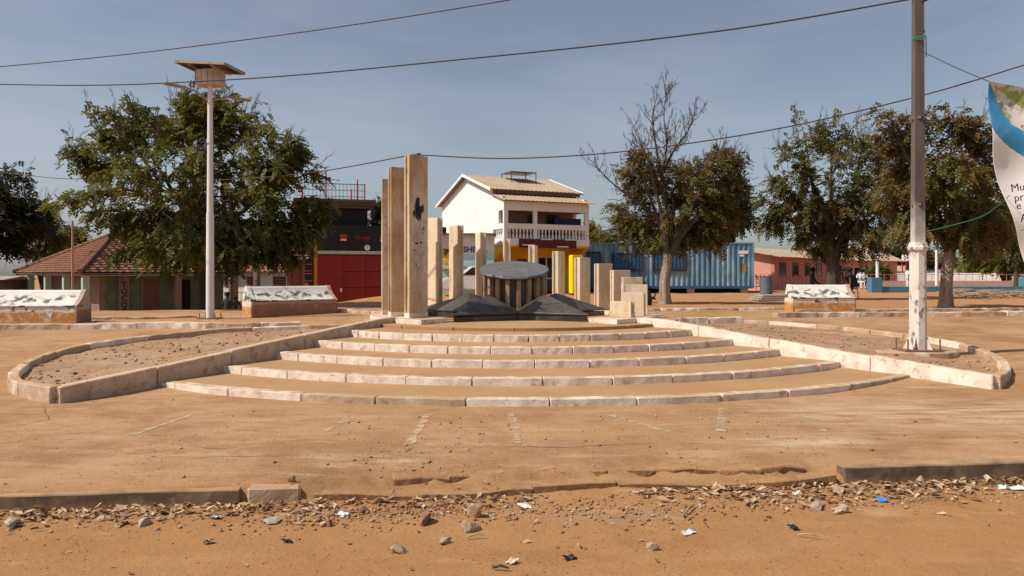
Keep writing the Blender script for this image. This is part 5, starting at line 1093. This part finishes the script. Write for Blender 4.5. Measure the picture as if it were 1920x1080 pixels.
# ------------------------------------------------------------------ people (far away, seated or standing)
def person(label, loc_, rz, pose, shirt, trousers, scale=1.0, hat=False):
    V = {}; E = []; Rr = {}
    def p(n, x, y, z, r, par=None):
        V[n] = (x, y, z); Rr[n] = r
        if par: E.append((par, n))
    hip = .92 if pose != 'sit' else .50; ln = .0 if pose != 'lean' else .32
    p('pelvis', 0, 0, hip, .135); p('waist', 0, -ln*.4, hip+.18, .12, 'pelvis'); p('chest', 0, -ln, hip+.38, .15, 'waist'); p('neck', 0, -ln*1.25, hip+.56, .055, 'chest'); p('head', 0, -ln*1.4-.02, hip+.70, .10, 'neck'); p('crown', 0, -ln*1.4-.01, hip+.80, .085, 'head')
    for s, n in ((-1, 'l'), (1, 'r')):
        p('hip'+n, .10*s, 0, hip-.05, .095, 'pelvis')
        if pose == 'sit': kn, an, ft = (.13*s, -.42, hip+.0), (.13*s, -.44, .09), (.14*s, -.60, .04)
        else: kn, an, ft = (.11*s, -.03, .50), (.11*s, .02, .09), (.13*s, -.13, .04)
        p('knee'+n, *kn, .065, 'hip'+n); p('ank'+n, *an, .042, 'knee'+n); p('foot'+n, *ft, .04, 'ank'+n)
        p('sh'+n, .19*s, -ln, hip+.48, .062, 'chest')
        if pose == 'sit': el, ha_ = (.27*s, -.08-ln, hip+.22), (.19*s, -.30, hip+.10)
        elif pose == 'lean': el, ha_ = (.26*s, -ln-.12, hip+.22), (.18*s, -ln-.34, hip+.12)
        else: el, ha_ = (.25*s, .02, hip+.20), (.25*s, -.06, hip-.04)
        p('el'+n, *el, .045, 'sh'+n); p('wr'+n, *ha_, .030, 'el'+n)
        d = (Vector(ha_)-Vector(el)).normalized(); q = Vector(ha_)+d*.06; p('palm'+n, *q, .030, 'wr'+n)
        sx = Vector((1, 0, 0)) if abs(d.x) < .8 else Vector((0, 1, 0))
        for k, (o, L_) in enumerate(((-.03, .07), (-.01, .085), (.012, .08), (.032, .06))):
            f1 = q+sx*o+d*L_*.55; f2 = f1+d*L_*.45+Vector((0, 0, -.015)); p('f%d%s' % (k, n), *f1, .010, 'palm'+n); p('g%d%s' % (k, n), *f2, .008, 'f%d%s' % (k, n))
        th_ = q-d*.03-sx*s*.045; p('thumb'+n, *th_, .011, 'wr'+n); p('thumbtip'+n, *(th_+d*.03-sx*s*.008), .009, 'thumb'+n)
    ks = list(V); me = bpy.data.meshes.new('skeleton'); me.from_pydata([V[k] for k in ks], [(ks.index(a), ks.index(b)) for a, b in E], [])
    o = bpy.data.objects.new('skeleton', me); COL.objects.link(o)
    md = o.modifiers.new('skin', 'SKIN'); sub = o.modifiers.new('sub', 'SUBSURF'); sub.levels = sub.render_levels = 1
    for k, sv_ in zip(ks, me.skin_vertices[0].data): sv_.radius = (Rr[k], Rr[k]); sv_.use_root = (k == 'pelvis')
    dg = bpy.context.evaluated_depsgraph_get(); bm_ = bpy.data.meshes.new_from_object(o.evaluated_get(dg)); bpy.data.objects.remove(o)
    bm_.materials.clear()
    for m in (M['skin'], shirt, trousers, M['black']): bm_.materials.append(m)
    for f in bm_.polygons:
        c = f.center; nz_ = hip+.57
        if c.z > nz_: i = 0
        elif c.z < .085: i = 3
        elif (abs(c.x) > .16 and c.z < hip+.26 and c.z > hip-.25 and not (pose == 'sit' and c.z < hip+.07)) : i = 0
        elif c.z > hip+.02 and (c.y > -.25-ln): i = 1
        else: i = 2
        f.material_index = i; f.use_smooth = True
    t = thing('person', label, 'person', loc_, rz); t.scale = (scale,)*3
    b_ = bpy.data.objects.new('body', bm_); link(b_, t)
    hd = Vector(V['head']); mb = MB()
    mb.lathe([(.108, -.01), (.115, .05), (.10, .11), (.06, .145), (.01, .155)], 12); h = mb.build('hair', M['hair'], t, smooth_=True); h.location = (hd.x, hd.y+.015, hd.z)
    mb = MB(); mb.add([(-.016, -.118, 0), (.016, -.118, 0), (0, -.145, -.02), (0, -.115, .04)], [(0, 1, 2), (0, 2, 3), (1, 3, 2), (0, 3, 1)]); h = mb.build('nose', M['skin'], t); h.location = (hd.x, hd.y+.02, hd.z)
    return t
def chair(label, loc_, rz, m):
    t = thing('chair', label, 'chair', loc_, rz); MB().box(-.22, .22, -.22, .22, .40, .44).build('seat', m, t); MB().prism([(-.21, .50), (.21, .50), (.19, .88), (-.19, .88)], .20, .225, axis='y').build('backrest', m, t)
    for sx in (-1, 1):
        for sy in (-1, 1): MB().tube([(sx*.20, sy*.20, .42), (sx*.23, sy*.24, 0)], .018, 6).build('leg', M['ochre'], t)
        MB().tube([(sx*.20, .21, .42), (sx*.20, .21, .88)], .018, 6).build('back_post', M['ochre'], t)
    return t
def gp3(px, Y): x = XX(px, Y); return (x, Y, gz(x, Y))
p_ = gp3(1594, 34); chair('chair with yellow legs under the man at the right bench', p_, R(200), M['black']); person('person in dark clothes sitting on a chair behind the right bench', p_, R(200), 'sit', M['clothdark'], M['clothdark'])
p_ = gp3(1524, 33); person('person in dark clothes sitting low behind the left end of the right bench', (p_[0], p_[1], p_[2]+.05), R(60), 'sit', M['clothdark'], M['clothdark'], .95)
p_ = gp3(1571, 36.5); person('person in dark clothes standing beside the dark tree trunk', (p_[0], p_[1], p_[2]-.25), R(180), 'stand', M['clothdark'], M['clothblue'])
p_ = gp3(1582, 40); person('person in rust-red top sitting behind the man on the chair', (p_[0], p_[1], p_[2]), R(20), 'sit', M['clothred'], M['clothdark'])
p_ = gp3(1613, 52); person('person in white shirt sitting before the pink building, left of a pair', (p_[0], p_[1], p_[2]-.0), R(0), 'sit', M['clothwhite'], M['clothwhite'])
p_ = gp3(1618.5, 52); person('person in white shirt and dark trousers, right of a seated pair', (p_[0], p_[1], p_[2]-.0), R(10), 'sit', M['clothwhite'], M['clothdark'])
p_ = gp3(1701, 53); person('person in white robe walking behind the blue wall', p_, R(90), 'stand', M['clothwhite'], M['clothwhite'], .85)
p_ = gp3(426, 36); person('person in black sitting in the shade of the tile roofed building, left of two', p_, R(170), 'sit', M['clothdark'], M['clothdark'], 1.05)
p_ = gp3(441, 36.5); person('person in black sitting in the shade of the tile roofed building, right of two', p_, R(200), 'sit', M['clothdark'], M['clothdark'], .92)

# ------------------------------------------------------------------ rubble and litter along the road kerb
def rock_mesh(seed, sub=2, cube=.3):
    bm = bmesh.new(); bmesh.ops.create_icosphere(bm, subdivisions=sub, radius=1); rd = random.Random(seed)
    pl = [(Vector((rd.gauss(0, 1), rd.gauss(0, 1), rd.gauss(0, 1))).normalized(), rd.uniform(.35, .68)) for _ in range(12)]
    for v in bm.verts:
        for n, d in pl:
            q = v.co.dot(n)
            if q > d: v.co -= n*(q-d)*.95
        v.co += Vector((rd.uniform(-1, 1), rd.uniform(-1, 1), rd.uniform(-1, 1)))*.035
    me = bpy.data.meshes.new('stone'); bm.to_mesh(me); bm.free(); return me
RM = [rock_mesh(k) for k in range(10)]
def road_pt(px, py, z=.0): Y = FPX*(CAMH-z)/(py-HOR); return XX(px, Y), Y
def rock(label, px, py, w, h, m, seed, group=None, dep=.7):
    x, y = road_pt(px, py, .01); s = w/FPX*y/2*(1.3 if w > 24 else 1); h = h*(1.3 if w > 24 else 1); me = RM[seed % 10].copy(); me.materials.clear(); me.materials.append(m)
    o = bpy.data.objects.new('stone', me); link(o); o.scale = (s, s*dep, h/FPX*y/2); o.rotation_euler = (.3*math.sin(seed*2.1), .3*math.cos(seed*3.3), seed*1.3); o.location = (x, y, gz(x, y)+h/FPX*y*.16); return tag(o, label, 'stone', group)
rock('dark red-brown block of laterite in the middle of the rubble', 797, 978, 42, 30, M['brickrock'], 1)
rock('upright tan stone with shaded side near the laterite block', 890, 966, 40, 34, M['rock'], 2)
rock('tan angular stone just below the upright stone', 880, 992, 44, 28, M['rock'], 3)
rock('grey stone at the far left edge of the rubble', 20, 982, 42, 28, M['greyrock'], 4)
rock('grey stone with flat top left of the rubble middle', 272, 982, 34, 26, M['greyrock'], 5)
rock('large flat pale stone slab among the leaves on the left', 514, 976, 56, 14, M['greyrock'], 6)
rock('broad pale stone half buried below the laterite block', 748, 1032, 46, 22, M['rock'], 7)
rock('round tan stone right of the broad half-buried stone', 834, 1016, 28, 20, M['rock'], 8)
rock('brown brick piece near the torn mint wrapper', 615, 982, 26, 18, M['brickrock'], 9)
rock('dark lump of broken kerb at the end of the left road kerb', 548, 926, 24, 22, M['brickrock'], 0)
rock('small upright stone right of the dark grey gravel patch', 1085, 1024, 20, 16, M['rock'], 11)
rock('angular tan stone in the lower right of the rubble', 1222, 1028, 30, 18, M['rock'], 12)
rock('grey round stone in the leaf heap on the right', 1530, 952, 40, 22, M['greyrock'], 13)
rock('pale broken stone at the right of the leaf heap', 1572, 956, 30, 20, M['greyrock'], 14)
rock('pinkish stone high in the right leaf heap', 1572, 922, 28, 22, M['rock'], 15)
rock('tan stone close to the right road kerb', 1728, 905, 34, 18, M['rock'], 16)
rock('dark brown stone against the right road kerb', 1795, 905, 20, 18, M['brickrock'], 17)
rock('small dark stone lying on the steps forecourt at right', 1587, 741, 9, 7, M['black'], 18)
rd = random.Random(21)
for k in range(46):
    px = rd.choice((rd.uniform(0, 620), rd.uniform(560, 1300), rd.uniform(1250, 1920))); py = 958-.028*px+rd.gauss(18, 16)+(rd.random() < .3)*rd.uniform(10, 60)
    rock('small loose tan stone in the rubble strip along the road', px, max(py, 930-.03*px), rd.uniform(9, 20), rd.uniform(6, 13), rd.choice((M['rock'], M['rock'], M['greyrock'], M['brickrock'])), k+30, 'small stones of the rubble strip')
# litter
def scrap(label, px, py, w, h, m, seed, name='paper_scrap', cat='litter', z=.006):
    x, y = road_pt(px, py, .01); s = w/FPX*y; d = h/FPX*y*2.6; rd = random.Random(seed); n = 6; v = []
    for j in range(n+1):
        for i in range(n+1):
            u, q = i/n-.5, j/n-.5; v.append((u*s*(1+.2*rd.uniform(-1, 1)), q*d*(1+.2*rd.uniform(-1, 1)), abs(rd.gauss(0, .004))+.012*math.sin(u*5+seed)**2+.012*q))
    o = MB().add(v, [(j*(n+1)+i, j*(n+1)+i+1, (j+1)*(n+1)+i+1, (j+1)*(n+1)+i) for j in range(n) for i in range(n)]).build(name, m, None, fixn=False); sm_ = o.modifiers.new('thickness', 'SOLIDIFY'); sm_.thickness = .002
    o.location = (x, y, gz(x, y)+z); o.rotation_euler = (0, 0, seed); return tag(o, label, cat)
scrap('pale mint torn wrapper left of the laterite block', 643, 964, 26, 8, M['mintwrap'], 1); scrap('white crumpled paper right of the upright stone', 983, 946, 22, 8, M['paper'], 2); scrap('small white paper near the flat slab', 408, 970, 20, 6, M['paper'], 3)
scrap('shiny blue wrapper in the right leaf heap', 1652, 938, 15, 8, M['bluewrap'], 4); scrap('white scrap left of the blue wrapper', 1494, 926, 12, 5, M['paper'], 5); scrap('pale green torn sheet at the right edge', 1896, 916, 44, 6, M['mintwrap'], 6); scrap('long white scrap on the road below the gravel patch', 1292, 999, 34, 4, M['paper'], 7)
scrap('flat black plastic piece on the road at right', 1488, 989, 24, 6, M['black'], 8); scrap('flat dark piece on the bare road at left', 538, 1014, 22, 4, M['black'], 9); scrap('small dark scrap on the road left of the dark piece', 390, 1017, 16, 4, M['black'], 10); scrap('dark flat scrap at the lower centre of the road', 1068, 1045, 26, 5, M['black'], 13); scrap('cream leaf-like scrap near the bottom centre', 960, 1052, 20, 6, flat('cream_scrap', (.62, .5, .34)), 12)
for lab, pts, r in (('thin white stick leaning in the right rubble', ((1280, 972), (1302, 950)), .008), ('long pale straw across the right leaf heap', ((1700, 945), (1776, 937)), .005), ('thin straw on the road right of the black plastic', ((1495, 1007), (1540, 1013)), .005), ('short dark twig at the bottom centre of the road', ((924, 1068), (954, 1071)), .008), ('pale straw among the stones below the laterite block', ((875, 1012), (910, 1009)), .006)):
    P = [road_pt(*q) for q in pts]; a = Vector((*P[0], gz(*P[0])+.015)); b_ = Vector((*P[1], gz(*P[1])+.02)); o = MB().tube([Vector((0, 0, 0)), (b_-a)*.5+Vector((0, 0, .012)), b_-a], [r, r*.9, r*.6], 6).build('stick', M['wood'] if 'dark' not in lab else M['black'], None); o.location = a; tag(o, lab, 'stick')
# dry leaves, gravel and crumbs: nobody could count them
rg = np.random.default_rng(3)
def scatter_pts(n, which):
    out = []
    while len(out) < n:
        if which == 'leaf':
            if rg.random() < .5: x = rg.uniform(-4.6, .2); t = -abs(rg.normal(0, .16))-.03 + (-.02); w = 1 if x < -1.2 else .45
            else: x = rg.uniform(.9, 5.2); t = -abs(rg.normal(0, .24 if 1.6 < x < 3.3 else .12))-.02; w = 1 if x > 1.5 else .5
            if rg.random() > w: continue
        elif which == 'stray': x = rg.uniform(-5, 5.2); t = rg.uniform(-1.6, .1)
        elif rg.random() < .45: x = rg.normal(-.75, .55); t = -.12+rg.normal(-.2, .16)
        elif rg.random() < .22: x = rg.normal(.85, .45); t = -.5+rg.normal(0, .16)
        elif rg.random() < .6: x = rg.normal(2.3, .7); t = -.2+rg.normal(-.1, .14)
        else: x = rg.uniform(-4.6, 5.2); t = -abs(rg.normal(.1, .3))-.02
        if which == 'crumb' and rg.random() < .12: t = rg.uniform(.2, 2.6)
        out.append((x, yk(x)+t))
    return np.array(out)
def leaves(n, which):
    P = scatter_pts(n, which); z = ground_h(P[:, 0], P[:, 1]); V = []; 
    a = rg.uniform(0, 6.28, n); L_ = rg.uniform(.014, .044, n)*(1.1 if which == 'leaf' else .8); w = L_*rg.uniform(.28, .55, n); tl = rg.normal(0, .27, n); cu = rg.uniform(.05, .5, n)*w
    dx = np.stack([np.cos(a)*np.cos(tl), np.sin(a)*np.cos(tl), np.sin(tl)], 1); sx = np.stack([-np.sin(a), np.cos(a), rg.normal(0, .22, n)], 1)
    o = np.stack([P[:, 0], P[:, 1], z+.010+abs(np.sin(tl))*L_*.6+rg.uniform(0, .016, n)*(which == 'leaf')-.004], 1); up = np.array([0, 0, 1.0])
    pts = [o-dx*L_[:, None], o-dx*(L_*.2)[:, None]+sx*w[:, None]+up*cu[:, None], o+dx*(L_*.95)[:, None]+up*(cu*.8)[:, None], o-dx*(L_*.2)[:, None]-sx*w[:, None]+up*cu[:, None], o-up*.0]
    V = np.stack([pts[0], pts[1], pts[2], pts[4]], 1); V2 = np.stack([pts[0], pts[4], pts[2], pts[3]], 1)
    V = np.concatenate([V, V2]).reshape(-1, 3); f = np.arange(len(V)).reshape(-1, 4); mi = np.concatenate([rg.integers(0, 4, n)]*2)
    return V, f, mi
LMs = [flat('dry_leaf_tan', (.42, .27, .14), s=30), flat('dry_leaf_pale', (.52, .37, .23), s=30), flat('dry_leaf_brown', (.28, .15, .075), s=30), flat('dry_leaf_dark', (.16, .09, .05), s=30)]
V, f, mi = leaves(1700, 'leaf'); o = np_mesh('dry_leaves', V, f, LMs, None, mi=mi); tag(o, 'dry brown leaf litter piled along the road kerb', 'leaf litter', kind='stuff')
V, f, mi = leaves(90, 'stray'); o = np_mesh('stray_leaves', V, f, LMs, None, mi=mi); tag(o, 'single dry leaves scattered over the road', 'leaf litter', kind='stuff')
def crumbs(P, zf, smin, smax):
    n = len(P); s = smin*(smax/smin)**(rg.random(n)**2.2); base = np.array([(1, 0, 0), (-.5, .87, 0), (-.5, -.87, 0), (0, 0, .8), (.2, .1, -.6)]); F_ = np.array([(0, 1, 3), (1, 2, 3), (2, 0, 3), (1, 0, 4), (2, 1, 4), (0, 2, 4)])
    a = rg.uniform(0, 6.28, n); ca, sa = np.cos(a), np.sin(a); B = base[None]*(1+rg.uniform(-.35, .35, (n, 5, 3))); X = (B[..., 0]*ca[:, None]-B[..., 1]*sa[:, None])*s[:, None]+P[:, 0:1]; Y_ = (B[..., 0]*sa[:, None]+B[..., 1]*ca[:, None])*s[:, None]+P[:, 1:2]; Z = B[..., 2]*s[:, None]*.8+zf[:, None]+s[:, None]*.25
    return np.stack([X, Y_, Z], 2).reshape(-1, 3), (F_[None]+5*np.arange(n)[:, None, None]).reshape(-1, 3)
P = scatter_pts(5200, 'crumb'); V, f = crumbs(P, ground_h(P[:, 0], P[:, 1]), .003, .024); o = np_mesh('gravel', V, f, [M['rock'], M['brickrock'], M['ground']], None, mi=np.repeat(rg.integers(0, 3, len(P)), 6)); tag(o, 'loose gravel and crumbs of earth along the road edge', 'gravel', kind='stuff')
P = np.stack([rg.uniform(-14, 14, 1500), rg.uniform(6.3, 26, 1500)], 1); q = np.hypot(P[:, 0]-CX, P[:, 1]-CY); P = P[(q > 8.6) | (P[:, 1] > 17)]; P = P[np.hypot(P[:, 0]-CX, P[:, 1]-CY) > 3.6]; V, f = crumbs(P, ground_h(P[:, 0], P[:, 1]), .005, .022); o = np_mesh('pebbles', V, f, [M['rock'], M['brickrock'], M['brickrock']], None, mi=np.repeat(rg.integers(0, 3, len(P)), 6)); tag(o, 'pebbles sprinkled over the dusty square', 'gravel', kind='stuff')
P = np.stack([rg.uniform(-5.4, 5.6, 20000), 3.9+4.8*rg.random(20000)**1.4], 1); q = vnoise(P[:, 0], P[:, 1], 1.1, 31)*.6+vnoise(P[:, 0], P[:, 1], 3.3, 32)*.4; P = P[q+rg.normal(0, .10, len(q)) > .47]
V, f = crumbs(P, ground_h(P[:, 0], P[:, 1]), .0022, .0085); o = np_mesh('soil_crumbs', V, f, [M['ground'], M['rock'], M['brickrock']], None, mi=np.repeat(rg.integers(0, 6, len(P)) % 5 % 3, 6)); tag(o, 'fine crumbs of dry earth strewn over road and forecourt', 'gravel', kind='stuff')
for so in [o for o in bpy.data.objects if o.name.split('.')[0] == 'soil']:      # clods and stones lying in the two beds
    n = len(so.data.vertices); co = np.empty(n*3, np.float32); so.data.vertices.foreach_get('co', co); co = co.reshape(-1, 3); k = rg.integers(0, n, 1500); k2 = np.minimum(k+1, n-1); w = rg.random(len(k))[:, None]
    ok = np.linalg.norm(co[k]-co[k2], axis=1) < .5; P = (co[k]*w+co[k2]*(1-w))[ok]; V, f = crumbs(P[:, :2], P[:, 2], .005, .045)
    o = np_mesh('soil_clods', V, f, [M['bed'], M['rock'], M['brickrock']], so.parent, mi=np.repeat(rg.integers(0, 5, len(P)) % 3, 6)); o['kind'] = 'stuff'
